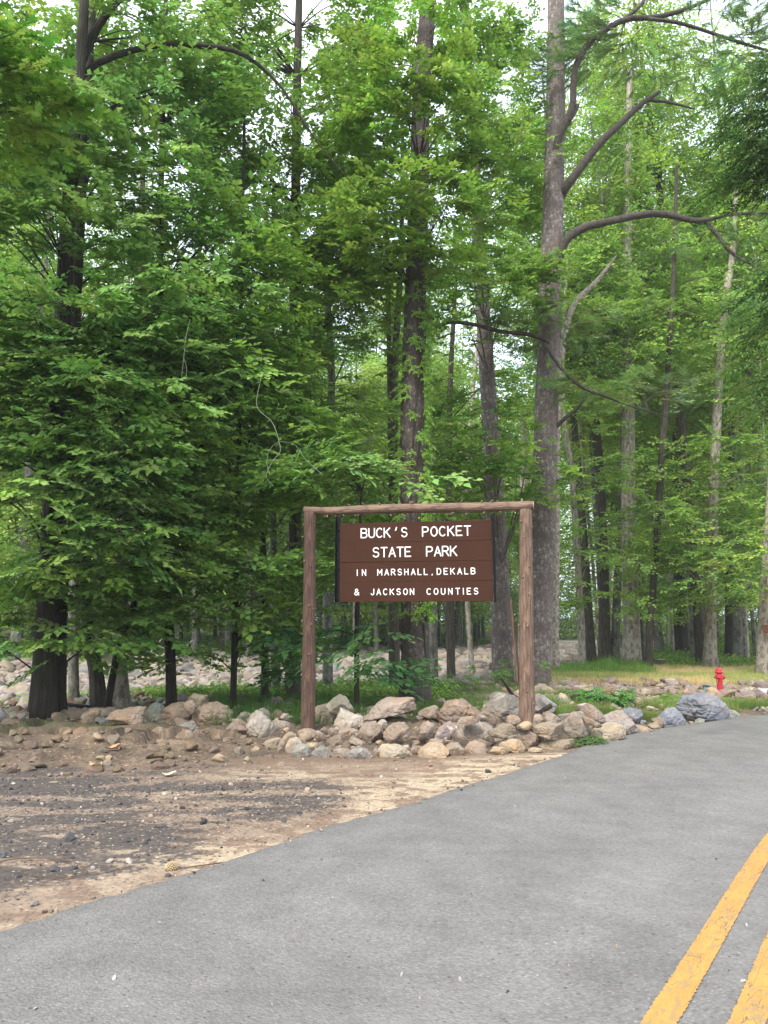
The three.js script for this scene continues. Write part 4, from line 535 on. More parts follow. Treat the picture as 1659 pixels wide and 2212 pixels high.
// ---- the wood behind, tree by tree
{
  const r = RNG(4242), placed = [];
  const bases = [];
  const free = (x, d, gap) => placed.every(([a, b]) => Math.hypot(a - x, b - d) > gap) && creekD(x, d) > (d > 45 ? 5.5 : 8.6) && !(x > 1.5 && d < 28.5) && !(x < -2 && d < 20);
  const mats = [M.grey, M.furrow, M.furrowDark, M.grey, M.pale, M.furrow];
  const BANDS = [[95, 'behind the double-trunked tree'], [200, 'behind the round boulders'], [300, 'just left of the sign frame'], [420, 'behind the left half of the sign'], [540, 'behind the right half of the sign'], [610, 'right of the tallest pine'], [690, 'behind the straight pale trunk'], [2000, 'behind the hydrant']], BARKS = ['grey', 'rough-barked', 'dark', 'grey', 'pale', 'rough-barked'];
  const where = (x, d) => {
    const px = 384 + x / d * F, beyond = creekD(x, d) < 1e3 && x < -1 && d > 24 && px < 420;
    if (beyond) return d < 52 ? ['tree with sunlit leaves on the far bank of the stony creek bed', 'trees on the far bank of the creek bed'] : ['distant tree in the wood beyond the stony creek bed', 'distant trees beyond the creek bed'];
    if (px < 560) return d < 52 ? ['slim shaded tree in the wood between the sign and the tallest pine', 'trees of the wood behind the sign'] : ['far tree glimpsed in the depth of the wood behind the sign', 'far trees behind the sign'];
    return d < 52 ? ['leafy tree in the wood just past the straw clearing', 'trees just past the straw clearing'] : ['far slim tree in the shaded depth of the wood past the straw clearing', 'far trees past the straw clearing'];
  };
  let made = 0, protos = 0;
  for (let i = 0; i < 4000 && made < 295; i++) {
    const gap = made >= 265, mid = made >= 190, d = gap ? 48 + 40 * r() : mid ? 26 + 40 * r() : 24 + 92 * r() ** 1.25, px = gap ? lerp(370, 610, r()) : mid ? lerp(-40, 780, r()) : lerp(-90, 860, r()), x = (px - 384) / F * d; if (!free(x, d, (mid ? 1.5 : 2.2) + d * 0.012)) continue;
    placed.push([x, d]); made++;
    const tall = mid || r() > (px > 540 ? 0.12 : 0.3), h = tall ? (px > 540 || mid ? 20 + 13 * r() : 16 + 12 * r()) : 5 + 5 * r(), y0 = H(x, d) - 0.1, lx = (r() - 0.5) * 0.12 * h, lz = (r() - 0.5) * 0.1 * h, b = V(x, y0, -d), w = tall ? (mid ? 0.07 + 0.07 * r() : px > 540 ? 0.09 + 0.13 * r() : 0.11 + 0.15 * r()) : 0.05 + 0.05 * r();
    const path = [b, V(x + lx * 0.2, y0 + h * 0.3, -d + lz * 0.2), V(x + lx * 0.55 + (r() - 0.5) * 0.4, y0 + h * 0.65, -d + lz * 0.6), V(x + lx, y0 + h, -d + lz)];
    const far = d > 55, zones = [], cw = tall ? 2.4 + 1.6 * r() : 1.8 + 1.2 * r(), nz = tall ? 3 : 2;
    for (let k = 0; k < nz; k++) { const t = tall ? lerp(px > 540 ? 0.5 : 0.42, 0.95, (k + 0.3) / nz) : lerp(0.4, 0.9, k / 1); const p = V(lerp(x, x + lx, t), y0 + h * t, lerp(-d, -d + lz, t)); zones.push({ c: p, r: V(cw * (1.1 - 0.35 * t), h * (tall ? 0.17 : 0.22), cw * (1.1 - 0.35 * t)), n: Math.round((tall ? (px > 540 ? 15 : 11) : 9) * (far ? 0.8 : 1)), spread: 0.8 }); }
    if (tall && r() < (px > 540 ? 0.3 : 0.5)) zones.push({ c: V(x, y0 + h * 0.22, -d), r: V(1.6, h * 0.1, 1.6), n: 5 });
    const sunny = creekD(x, d) < 16, hue = r() < (px > 560 ? 0.45 : 0.25) ? HUE.lime : px > 480 ? HUE.bright : r() < 0.6 ? HUE.lime : HUE.bright, [label0, group] = where(x, d), mi0 = Math.floor(r() * mats.length), mi = px > 540 ? [0, 4, 3, 4, 0, 1][mi0] : mi0, label = `${BARKS[mi]} ${label0}`.replace(/slim shaded |slim |leafy /, '').split(/ (?:in the wood|on the far bank|glimpsed|in the shaded|with sunlit)/)[0] + (/far bank/.test(label0) ? ' with sunlit leaves past the creek bed, ' : d > 52 ? ' deep in the wood, ' : ' at the near edge of the wood, ') + BANDS.find((b) => px < b[0])[1];  // lime hue brightens the far foliage: light put into the leaf colour
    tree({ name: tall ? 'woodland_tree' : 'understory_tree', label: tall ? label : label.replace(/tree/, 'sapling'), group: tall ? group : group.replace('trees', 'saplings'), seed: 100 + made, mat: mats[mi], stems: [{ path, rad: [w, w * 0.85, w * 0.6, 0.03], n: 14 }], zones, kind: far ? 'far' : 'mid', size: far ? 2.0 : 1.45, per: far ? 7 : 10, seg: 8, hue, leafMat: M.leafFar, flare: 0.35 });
  }
  // past counting: the last rows of the wood
  const list = [], e = new THREE.Euler();
  for (let i = 0; i < 14000; i++) { const d = 112 + 60 * r(), x = (lerp(-260, 1030, r()) - 384) / F * d, y = 0.5 + 37 * r() ** 1.15, s = 2.6 + 2.2 * r(); list.push({ m: new THREE.Matrix4().compose(V(x, y, -d), Q.setFromEuler(e.set((r() - 0.5) * 0.7, r() * 6.28, (r() - 0.5) * 0.7)).clone(), V(s, s, s)), c: jit(r() < 0.5 ? HUE.mid : HUE.bright, r, 0.3) }); }
  tag(inst('distant_woods', LEAF.far[0], M.leafFar, list), 'last rows of the wood, one green mass far off', null, null, 'stuff');
}
// ---------------------------------------------------------------- stones
const ICO = {}; function ico(n) { if (!ICO[n]) { const g = new THREE.IcosahedronGeometry(1, n); g.deleteAttribute('uv'); g.deleteAttribute('normal'); ICO[n] = mergeVertices(g, 1e-5); } return ICO[n]; }
function stoneShape({ planes, sx, sy, sz, sharp = 11, seed = 1, strata = 0, rough = 1, detail = 14, color = TAN, pale = 0.25, chips = 3 }) {
  const src = ico(detail).attributes.position, r = RNG(seed * 131 + 7), pos = new Float32Array(src.count * 3), col = new Float32Array(src.count * 3), n = V(), S = Math.max(sx, sy), hard = [];
  for (let i = 0; i < chips; i++) { n.set(r() * 2 - 1, r() * 1.6 - 0.5, 0.3 + r()).normalize(); const reach = Math.hypot(n.x * sx, n.y * sy, n.z * sz); hard.push([n.x, n.y, n.z, reach * (0.70 + 0.24 * r())]); }
  const all = [...planes, ...hard], ph = seed * 3.7;
  for (let i = 0; i < src.count; i++) {
    const dx = src.getX(i) * sx, dy = src.getY(i) * sy, dz = src.getZ(i) * sz, l = Math.hypot(dx, dy, dz), x = dx / l, y = dy / l, z = dz / l; let s = 0, m = 0;
    for (const p of all) { const q = (x * p[0] + y * p[1] + z * p[2]) / p[3]; if (q > m) m = q; }
    for (const p of all) { const q = (x * p[0] + y * p[1] + z * p[2]) / p[3]; if (q > 0) s += Math.pow(q / m, sharp); }
    const rad = 1 / (m * Math.pow(s, 1 / sharp));
    let X = x * rad, Y = y * rad, Z = z * rad;
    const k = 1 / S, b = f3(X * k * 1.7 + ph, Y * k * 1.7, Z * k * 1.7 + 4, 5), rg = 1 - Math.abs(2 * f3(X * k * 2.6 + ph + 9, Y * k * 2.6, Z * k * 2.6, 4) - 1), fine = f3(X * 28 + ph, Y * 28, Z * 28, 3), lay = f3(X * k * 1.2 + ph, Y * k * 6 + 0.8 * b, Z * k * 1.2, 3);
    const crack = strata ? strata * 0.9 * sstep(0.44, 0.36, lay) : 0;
    const f = 1 + rough * (0.12 * (b - 0.5) - 0.11 * Math.pow(rg, 6) + 0.035 * (fine - 0.5)) - 0.075 * crack - (strata ? 0.05 * strata * (lay - 0.5) : 0);
    X *= f; Y *= f; Z *= f; pos.set([X, Y, Z], i * 3);
    const blot = sstep(0.55, 0.66, f3(X * k * 2.2 + ph + 30, Y * k * 2.2, Z * k * 2.2, 4)), dk = sstep(0.52, 0.70, f3(X * k * 3 + ph + 60, Y * k * 3, Z * k * 3, 4)), w = f3(X * 60 + ph, Y * 60, Z * 60, 2), warm = f3(X * k * 1.3 + ph + 80, Y * k * 1.3, Z * k * 1.3, 3);
    let c = mul3(color, 0.36 + 0.36 * b + 0.26 * (w - 0.5)); c = mix3(c, [c[0] * 1.12, c[1] * 0.98, c[2] * 0.86], sstep(0.45, 0.65, warm));
    c = mix3(c, [0.44, 0.39, 0.33], blot * pale * 0.8); c = mix3(c, mul3(color, 0.42), dk * 0.5 + crack * 0.3 + 0.35 * Math.pow(rg, 6));  // crevice shade put into the colour: cracks and grooves darkened
    col.set(c, i * 3);
  }
  const g = new THREE.BufferGeometry(); g.setAttribute('position', new THREE.BufferAttribute(pos, 3)); g.setAttribute('color', new THREE.BufferAttribute(col, 3)); g.setIndex(ico(detail).index.clone()); g.computeVertexNormals(); return g;
}
M.stone = std({ vertexColors: true, roughness: 0.92 });
ROCKS.forEach((k, i) => {
  const r = RNG(i * 97 + 5), pl = [], P2 = k.poly, n = P2.length, tz = (k.deep ?? 0.9) * 0.5 * (0.55 * Math.min(k.w, k.h) + 0.45 * Math.max(k.w, k.h)) * 0.95;
  for (let j = 0; j < n; j++) { const a = P2[j], b = P2[(j + 1) % n], ex = b[0] - a[0], ey = b[1] - a[1], l = Math.hypot(ex, ey) || 1, nx = ey / l, ny = -ex / l, d = Math.max(0.004, nx * a[0] + ny * a[1]), t = (r() - 0.5) * 0.7, c = Math.sqrt(1 - t * t * 0.5); pl.push([nx * c, ny * c, t * 0.7, d * c]); }
  for (let j = 0; j < 5; j++) { const a = r() * 6.283, q = j ? 0.25 + 0.45 * r() : 0.1 * r(), nz = Math.sqrt(1 - q * q); for (const s of [1, -1]) pl.push([Math.cos(a) * q, Math.sin(a) * q, nz * s, tz * (0.86 + 0.2 * r())]); }
  const big = Math.max(k.w, k.h), grow = 1.06 + 0.9 / (k.sharp ?? 11) * 0.55;
  for (const p of pl) p[3] *= grow;
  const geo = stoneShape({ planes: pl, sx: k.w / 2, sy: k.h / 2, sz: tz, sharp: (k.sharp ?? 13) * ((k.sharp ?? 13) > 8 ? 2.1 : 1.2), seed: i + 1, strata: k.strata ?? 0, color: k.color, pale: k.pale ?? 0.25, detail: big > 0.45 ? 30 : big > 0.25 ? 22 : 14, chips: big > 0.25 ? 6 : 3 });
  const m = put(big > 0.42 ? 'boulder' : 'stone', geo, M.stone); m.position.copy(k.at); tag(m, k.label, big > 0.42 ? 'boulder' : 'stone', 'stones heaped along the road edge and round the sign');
});
const loose = (n, seed, color) => { const r = RNG(seed), pl = []; for (let j = 0; j < 11; j++) { const v = V(r() - 0.5, r() - 0.5, r() - 0.5).normalize(); pl.push([v.x, v.y, v.z, 0.62 + 0.3 * r()]); } for (const a of [[1, 0, 0], [0, 1, 0], [0, 0, 1]]) for (const s of [1, -1]) pl.push([a[0] * s, a[1] * s, a[2] * s, 0.85 + 0.1 * r()]); return stoneShape({ planes: pl, sx: 1, sy: 0.75, sz: 0.85, sharp: 13, seed, detail: n, color, chips: 2 }); };
const LOOSE = [11, 12, 13, 14].map((s) => loose(6, s, [1, 1, 1]));
function scatter(name, label, n, seed, where, size, tone, geo = LOOSE, mat = M.stone) {
  const r = RNG(seed), e = new THREE.Euler(), lists = geo.map(() => []);
  for (let i = 0, tries = 0; i < n && tries < n * 30; tries++) { const p = where(r); if (!p) continue; const s = size(r, p), c = tone(r, p); lists[i % geo.length].push({ m: new THREE.Matrix4().compose(V(p[0], H(p[0], p[1]) + s * 0.28, -p[1]), Q.setFromEuler(e.set((r() - 0.5) * 0.9, r() * 6.283, (r() - 0.5) * 0.9)).clone(), V(s * (0.8 + 0.5 * r()), s * (0.55 + 0.4 * r()), s * (0.8 + 0.5 * r()))), c }); i++; }
  const g = new THREE.Group(); lists.forEach((l, i) => { if (l.length) tag(inst(name, geo[i], mat, l), label, null, null, 'stuff'); });
}
scatter('rubble', 'small broken stones filling the dirt between the boulders', 1100, 901, (r) => { const x = lerp(-6.5, 5.2, r()), s = 1.9 * r() ** 1.3 - 0.05; return [x, front(x) + s]; }, (r, p) => 0.008 + 0.075 * r() ** 5 * (p[0] < -1.6 ? 1.2 : 0.8), (r) => jit(r() < 0.8 ? mul3(DUST, 0.75) : TAN, r, 0.3));
scatter('rubble', 'broken reddish stones spread round the hydrant', 1700, 902, (r) => { const d = 12.6 + 8 * r(), x = lerp(2.5, 15, r()); return d > 14.2 - 2 * f2(x, d, 2, 71) ? [x, d] : null; }, (r) => 0.025 + 0.14 * r() ** 3.2, (r) => jit(r() < 0.5 ? [0.44, 0.34, 0.27] : r() < 0.5 ? [0.55, 0.45, 0.36] : [0.36, 0.29, 0.25], r, 0.25));
scatter('rubble', 'pale stones of the dry creek bed', 12000, 903, (r) => { const d = 15 + 62 * r() ** 1.5, x = (lerp(-60, 620, r()) - 384) / F * d; return creekD(x, d) < 9.2 ? [x, d] : null; }, (r, p) => 0.045 + 0.3 * r() ** 3.4 * (p[1] > 30 ? 1.5 : 0.9), (r) => jit(r() < 0.6 ? [0.42, 0.375, 0.33] : r() < 0.6 ? [0.37, 0.31, 0.255] : [0.24, 0.22, 0.21], r, 0.25));
scatter('rubble', 'scattered pale stones on the weedy strip behind the heap', 160, 904, (r) => { const d = 10.8 + 3.6 * r(), x = lerp(-0.4, 8.5, r()); return edgeD(x, d) > 0.6 ? [x, d] : null; }, (r) => 0.03 + 0.1 * r() ** 2.4, (r) => jit(r() < 0.6 ? PALE : GREY, r, 0.2));

scatter('rubble', 'dirty stones and litter on the ground behind the berm', 900, 905, (r) => { const d = 10.6 + 5.5 * r(), x = (lerp(-20, 300, r()) - 384) / F * d; return d - front(x) > 1.8 ? [x, d] : null; }, (r) => 0.02 + 0.14 * r() ** 3, (r) => jit(r() < 0.5 ? [0.5, 0.45, 0.4] : DUST, r, 0.3));
// ---------------------------------------------------------------- grass and weeds
function tuft(seed, n, h, spread, wid) { const r = RNG(seed), b = new MB(); for (let i = 0; i < n; i++) { const a = r() * 6.283, q = spread * Math.sqrt(r()), o = V(Math.cos(a) * q, 0, Math.sin(a) * q), hh = h * (0.5 + 0.7 * r()), lean = 0.15 + 0.5 * r(), a2 = a + (r() - 0.5) * 2, d = V(Math.cos(a2), 0, Math.sin(a2)), s = V(-d.z, 0, d.x).multiplyScalar(wid * (0.6 + 0.7 * r())), m = o.clone().addScaledVector(d, lean * hh * 0.35).add(V(0, hh * 0.6, 0)), e = o.clone().addScaledVector(d, lean * hh).add(V(0, hh * (1 - 0.35 * lean), 0)), g = 0.7 + 0.6 * r(); b.tri([[o.x + s.x, 0, o.z + s.z], [o.x - s.x, 0, o.z - s.z], [m.x + s.x * 0.8, m.y, m.z + s.z * 0.8], [m.x - s.x * 0.8, m.y, m.z - s.z * 0.8], [e.x, e.y, e.z]], [0, 1, 2, 1, 3, 2, 2, 3, 4], [g, g, g * (0.7 + 0.5 * r())]); } return b.geo(false); }
const TUFT = [tuft(1, 22, 0.3, 0.13, 0.004), tuft(2, 26, 0.28, 0.16, 0.004)], HERB = [16, 17].map((s) => cluster({ seed: s * 5, rad: 0.3, n: 26, leaf: 0.085, thick: 0.3 }));
function sow(name, label, geo, n, seed, where, size, tone, mat = M.leafFar, lift = 0) {
  const r = RNG(seed), e = new THREE.Euler(), list = [];
  for (let i = 0, t = 0; i < n && t < n * 30; t++) { const p = where(r); if (!p) continue; i++; const s = size(r, p); list.push({ m: new THREE.Matrix4().compose(V(p[0], H(p[0], p[1]) - 0.01 + lift * s * r(), -p[1]), Q.setFromEuler(e.set((r() - 0.5) * 0.3, r() * 6.283, (r() - 0.5) * 0.3)).clone(), V(s, s * (0.7 + 0.6 * r()), s)), c: jit(tone(r, p), r, 0.22) }); }
  tag(inst(name, geo, mat, list), label, null, null, 'stuff');
}
const inView = (r, d0, d1, x0, x1, pw = 1) => { const d = d0 + (d1 - d0) * r() ** pw; return [(lerp(x0, x1, r()) - 384) / F * d, d]; };
const GRASSY = [0.12, 0.22, 0.045], STRAW = [0.66, 0.54, 0.27];
sow('grass', 'lush grass behind the berm left of the left sign post', TUFT[0], 420, 911, (r) => { const p = inView(r, 10.7, 15, 215, 345); return p[1] - front(p[0]) > 2.1 && f2(p[0] * 1.2, p[1] * 1.2, 3, 81) > 0.36 ? p : null; }, (r) => 0.4 + 0.6 * r(), () => [0.085, 0.19, 0.035]);
sow('grass', 'bright low grass behind the heap under the sign', TUFT[1], 1300, 912, (r) => { const p = inView(r, 11.2, 20, 300, 560); return f2(p[0] * 0.9, p[1] * 0.9, 3, 82) > 0.42 && creekD(...p) > 9 ? p : null; }, (r) => 0.3 + 0.4 * r(), (r) => r() < 0.7 ? GRASSY : [0.2, 0.24, 0.08]);
sow('grass', 'dry straw-coloured grass of the clearing', TUFT[1], 9000, 913, (r) => { const p = inView(r, 18, 28.5, 535, 800); return p[1] > 19.2 + 2 * (f2(p[0] * 0.5, p[1] * 0.5, 3, 83) - 0.5) * 2 + Math.max(0, p[0] - 9) * 0.35 && f2(p[0] * 0.7, p[1] * 0.7, 3, 89) > 0.36 ? p : null; }, (r, p) => 0.22 + 0.5 * r() * f2(p[0] * 0.6, p[1] * 0.6, 3, 88) * 1.6, (r, p) => f2(p[0] * 0.4, p[1] * 0.4, 3, 84) > 0.46 ? mix3(STRAW, [0.32, 0.40, 0.1], 0.4 + 0.6 * r()) : STRAW);
sow('grass', 'tall green grass at the back of the clearing beside the tallest pine', TUFT[0], 650, 914, (r) => inView(r, 24, 33, 545, 650), (r) => 0.5 + 1.0 * r(), () => [0.22, 0.4, 0.08]);
sow('grass', 'patchy weeds between the stone heap and the hydrant', TUFT[1], 2400, 915, (r) => { const p = inView(r, 10.6, 15.2, 545, 800); return edgeD(...p) > 0.55 && f2(p[0] * 0.9, p[1] * 1.4, 3, 85) > 0.5 ? p : null; }, (r) => 0.28 + 0.4 * r(), (r) => r() < 0.75 ? [0.18, 0.29, 0.06] : [0.3, 0.27, 0.1]);
sow('undergrowth', 'low green herbs on the woodland floor', HERB[0], 9000, 916, (r) => { const p = inView(r, 15, 90, -40, 820, 1.4); return creekD(...p) > 8.8 && !(p[0] > 1.2 && p[1] < 27.5) && f2(p[0] * 0.3, p[1] * 0.3, 3, 86) > 0.42 ? p : null; }, (r, p) => 0.6 + 0.8 * r() + p[1] * 0.012, (r) => r() < 0.6 ? HUE.bright : HUE.mid, M.leafFar, 0.12);
sow('undergrowth', 'small herbs in the weedy strip behind the heap', HERB[1], 700, 917, (r) => { const p = inView(r, 10.9, 17, 330, 700); return edgeD(...p) > 0.8 && f2(p[0] * 0.9, p[1] * 0.9, 3, 87) > 0.54 ? p : null; }, (r) => 0.25 + 0.4 * r(), () => [0.17, 0.31, 0.06], M.leafFar, 0.1);
function plant(name, label, at, n, rad, h, hue, seed, kind = 'broad', cat = 'plant', group) {
  const r = RNG(seed), t = thing(name, at, label, cat, group), list = [];
  for (let i = 0; i < n; i++) { const a = r() * 6.283, q = rad * Math.sqrt(r()), tip = V(Math.cos(a) * q, h * (0.35 + 0.65 * r()), Math.sin(a) * q), o = V(tip.x * 0.3, -0.02, tip.z * 0.3); put('stem', new MB().tube(smoothPath([o, o.clone().lerp(tip, 0.5).add(V(0, 0.06 * h, 0)), tip], 5), along([0.006, 0.003], 5), 4, { caps: false, col: null }).geo(), M.stalk, t); for (let k = 0; k < 5; k++) list.push({ m: orient(V(Math.cos(a + (r() - 0.5) * 3), -0.15, Math.sin(a + (r() - 0.5) * 3)), V((r() - 0.5) * 0.6, 1, (r() - 0.5) * 0.6), 0, 0.32 + 0.25 * r(), o.clone().lerp(tip, 0.45 + 0.55 * r())), c: jit(hue, r, 0.2) }); }
  inst('foliage', LEAF[kind][0], M.leaf, list, t).userData.kind = 'stuff'; return t;
}
M.stalk = std({ color: lin(0.09, 0.12, 0.04) }); M.twig = std({ map: tFur.map, color: lin(0.8, 0.7, 0.6) }); M.deadwood = std({ map: tCedar.map, bumpMap: tCedar.bump, bumpScale: 0.006, color: lin(1.0, 0.95, 0.88) });
const onG = (px, py) => { const p = G(px, py); p.y = H(p.x, -p.z); return p; };
plant('leafy_weed', 'dark green leafy weed behind the pinkish boulder right of the sign', onG(605, 712), 16, 0.42, 0.36, [0.09, 0.25, 0.05], 21, 'broad', 'weed');
plant('leafy_weed', 'smaller leafy weed left of the dark green one, by the whitish boulder', onG(575, 706), 7, 0.25, 0.24, [0.13, 0.3, 0.06], 22, 'broad', 'weed');
plant('leafy_weed', 'bright weed at the left foot of the largest blue-grey boulder', onG(672, 707), 10, 0.3, 0.22, [0.2, 0.35, 0.07], 23, 'broad', 'weed');
plant('leafy_weed', 'little weed growing at the road edge under the dark pyramid rock', onG(585, 744), 6, 0.12, 0.16, [0.11, 0.2, 0.05], 24, 'small', 'weed');
plant('shrub', 'low leafy shrub at the foot of the tallest pine', onG(520, 690), 7, 0.7, 0.75, [0.14, 0.3, 0.05], 25, 'beech', 'shrub');
plant('shrub', 'low leafy shrub right behind the leaning pine trunk under the sign', onG(478, 694), 5, 0.7, 0.6, [0.15, 0.3, 0.05], 26, 'beech', 'shrub');

// ---------------------------------------------------------------- the park sign
{
  const A = PD(666, 1585, 9.98), B = PD(1141, 1578, 9.46), base = V((A.x + B.x) / 2, 0, (A.z + B.z) / 2), u = V(B.x - A.x, 0, B.z - A.z).normalize(), nz = V(-u.z, 0, u.x);
  const t = thing('park_sign', base, 'brown routed wooden park sign hung from a rough cedar log frame among stones', 'sign');
  t.rotation.y = Math.atan2(-u.z, u.x);
  const front = u.clone().cross(V(0, 1, 0));           // towards the camera
  const L = (x, y) => { const r = ray(x * K, y * K), o = V(0, EYE, 0), k = base.clone().sub(o).dot(front) / r.dot(front), p = o.addScaledVector(r, k).sub(base); return V(p.dot(u), p.y, 0); };
  const Z = (x, y) => L((1100 + x / 1.508) / 3024 * 1659, (1900 + y / 1.508) / 3024 * 1659);        // from the close view of the sign
  const logg = (pts, rad, seed, mat, name) => { const b = new MB(), N = 30; b.tube(smoothPath(pts, N), along(rad, N), 18, { wob: 0.10, seed, tile: 0.3 }); return put(name, b.geo(), mat, t); };
  const p1 = logg([Z(170, 1520), Z(172, 1300), Z(176, 900), Z(180, 500), Z(181, 175)], [0.092, 0.09, 0.082, 0.078, 0.073], 3, M.cedarRed, 'post');
  const p2 = logg([Z(1472, 1500), Z(1470, 1300), Z(1466, 900), Z(1464, 500), Z(1463, 160)], [0.098, 0.094, 0.088, 0.082, 0.078], 8, M.cedar, 'post');
  p1.userData.label = 'redder left log post'; p2.userData.label = 'greyer right log post';
  const beam = logg([Z(147, 163).setZ(0.005), Z(300, 170).setZ(0.005), Z(600, 158).setZ(0.005), Z(900, 152).setZ(0.005), Z(1200, 148).setZ(0.005), Z(1507, 138).setZ(0.005)], [0.044, 0.056, 0.062, 0.062, 0.063, 0.058], 14, M.cedar, 'crossbeam');
  put('end_grain', new THREE.CylinderGeometry(0.052, 0.052, 0.006, 20).rotateZ(Math.PI / 2), std({ color: lin(0.52, 0.38, 0.25), roughness: 0.9 }), beam).position.copy(Z(1507, 138).add(V(0.004, 0, 0.005)));
  const r = RNG(31), flake = (par, at, dir, s) => { const b = new MB(), side = V(dir.y, -dir.x, 0.3).normalize(), tip = at.clone().addScaledVector(dir, s), m = at.clone().addScaledVector(dir, s * 0.5).add(V(0, 0, 0.012)); b.tri([[at.x + side.x * 0.012, at.y + side.y * 0.012, at.z], [at.x - side.x * 0.012, at.y - side.y * 0.012, at.z], [m.x + side.x * 0.008, m.y + side.y * 0.008, m.z], [m.x - side.x * 0.008, m.y - side.y * 0.008, m.z], [tip.x, tip.y, tip.z], [at.x, at.y, at.z - 0.012]], [0, 2, 1, 1, 2, 3, 2, 4, 3, 0, 5, 4, 0, 4, 2, 1, 3, 4, 1, 4, 5, 0, 1, 5]); put('bark_flake', b.geo(), M.cedar, par); };
  for (let i = 0; i < 26; i++) { const k = r(), x = lerp(190, 1450, k), top = r() < 0.65, y = lerp(170, 142, k) + (top ? -1 : 1) * 27; flake(beam, Z(x, y).add(V(0, 0, 0.01 + 0.03 * r())), V((r() - 0.5) * 2.2, top ? 0.5 : -0.6, 0.4 * r()).normalize(), 0.025 + 0.045 * r()); }
  for (const [par, x0, n] of [[p1, 176, 13], [p2, 1467, 12]]) for (let i = 0; i < n; i++) { const y = lerp(220, 1400, r()), a = (r() - 0.5) * 2.6, q = 0.081 + 0.012 * (y - 200) / 1200; flake(par, Z(x0, y).add(V(Math.sin(a) * q, 0, Math.cos(a) * q * 0.98)), V((r() - 0.5) * 0.7 + 0.5 * Math.sin(a), (r() < 0.5 ? 1 : -1), 0.25 * Math.cos(a)).normalize(), 0.02 + 0.035 * r()); }
  // planks and their lettering
  const brownT = tex(1024, 256, (x, y) => { const g = pf(x, y, 6, 60, 701, 4), h = pf(x, y, 60, 200, 705, 2), s = pf(x, y, 5, 4, 709, 3); return mul3([0.275, 0.18, 0.14], 0.88 + 0.06 * g + 0.06 * (h - 0.5) + 0.08 * (s - 0.5)); }, true);
  const brownB = tex(1024, 256, (x, y) => pf(x, y, 5, 50, 715, 4));
  const paint = new THREE.MeshPhysicalMaterial({ map: brownT, bumpMap: brownB, bumpScale: 0.0015, roughness: 0.9, specularIntensity: 0.2 }), white = std({ color: lin(0.80, 0.79, 0.77), roughness: 0.6 }), iron = new THREE.MeshPhysicalMaterial({ color: lin(0.006, 0.006, 0.007), roughness: 0.7, specularIntensity: 0.4 });
  const x0 = Z(366, 470).x, x1 = Z(1264, 470).x, yT = Z(815, 236).y, yB = Z(815, 708).y, ph = (yT - yB) / 4, zf = 0.055;
  const arc = (cx, cy, rx, ry, a, b, n = 8) => Array.from({ length: n + 1 }, (_, i) => { const t = (a + (b - a) * i / n) * Math.PI / 180; return [cx + rx * Math.cos(t), cy + ry * Math.sin(t)]; });
  const GL = {
    B: [[[0.36, 1], [0, 1], [0, 0], [0.38, 0]], [[0.36, 1], ...arc(0.36, 0.76, 0.24, 0.24, 90, -90), [0, 0.52]], [[0.36, 0.52], ...arc(0.38, 0.26, 0.26, 0.26, 90, -90)]],
    U: [[[0, 1], [0, 0.3], ...arc(0.31, 0.3, 0.31, 0.3, 180, 360, 10), [0.62, 1]]], C: [arc(0.34, 0.5, 0.34, 0.5, 48, 312, 16)],
    K: [[[0, 0], [0, 1]], [[0.6, 1], [0.02, 0.42]], [[0.2, 0.6], [0.64, 0]]], S: [[...arc(0.3, 0.75, 0.28, 0.25, 25, 262, 10), ...arc(0.3, 0.26, 0.3, 0.26, 80, -155, 10)]],
    P: [[[0, 0], [0, 1], [0.36, 1], ...arc(0.36, 0.74, 0.25, 0.26, 90, -90), [0, 0.48]]], O: [arc(0.33, 0.5, 0.33, 0.5, 90, 450, 22)], E: [[[0.56, 1], [0, 1], [0, 0], [0.58, 0]], [[0, 0.52], [0.46, 0.52]]],
    T: [[[0, 1], [0.64, 1]], [[0.32, 1], [0.32, 0]]], A: [[[0, 0], [0.33, 1], [0.66, 0]], [[0.12, 0.33], [0.54, 0.33]]], R: [[[0, 0], [0, 1], [0.36, 1], ...arc(0.36, 0.75, 0.24, 0.25, 90, -90), [0, 0.5]], [[0.32, 0.5], [0.64, 0]]],
    I: [[[0.05, 0], [0.05, 1]]], N: [[[0, 0], [0, 1], [0.6, 0], [0.6, 1]]], M: [[[0, 0], [0, 1], [0.36, 0.35], [0.72, 1], [0.72, 0]]], H: [[[0, 0], [0, 1]], [[0.6, 0], [0.6, 1]], [[0, 0.52], [0.6, 0.52]]], L: [[[0, 1], [0, 0], [0.54, 0]]],
    D: [[[0, 0], [0, 1], [0.26, 1], ...arc(0.26, 0.5, 0.36, 0.5, 90, -90, 12), [0, 0]]], J: [[[0.46, 1], [0.46, 0.25], ...arc(0.23, 0.25, 0.23, 0.25, 0, -170, 8)]],
    '&': [[[0.68, 0], [0.14, 0.66], ...arc(0.31, 0.8, 0.19, 0.2, 205, -40, 10), [0.1, 0.42], ...arc(0.28, 0.24, 0.25, 0.25, 150, 310, 8), [0.66, 0.42]]], "'": [[[0.12, 1.04], [0.02, 0.74]]], ',': [[[0.06, 0.05], [0.02, -0.10]]],
  };
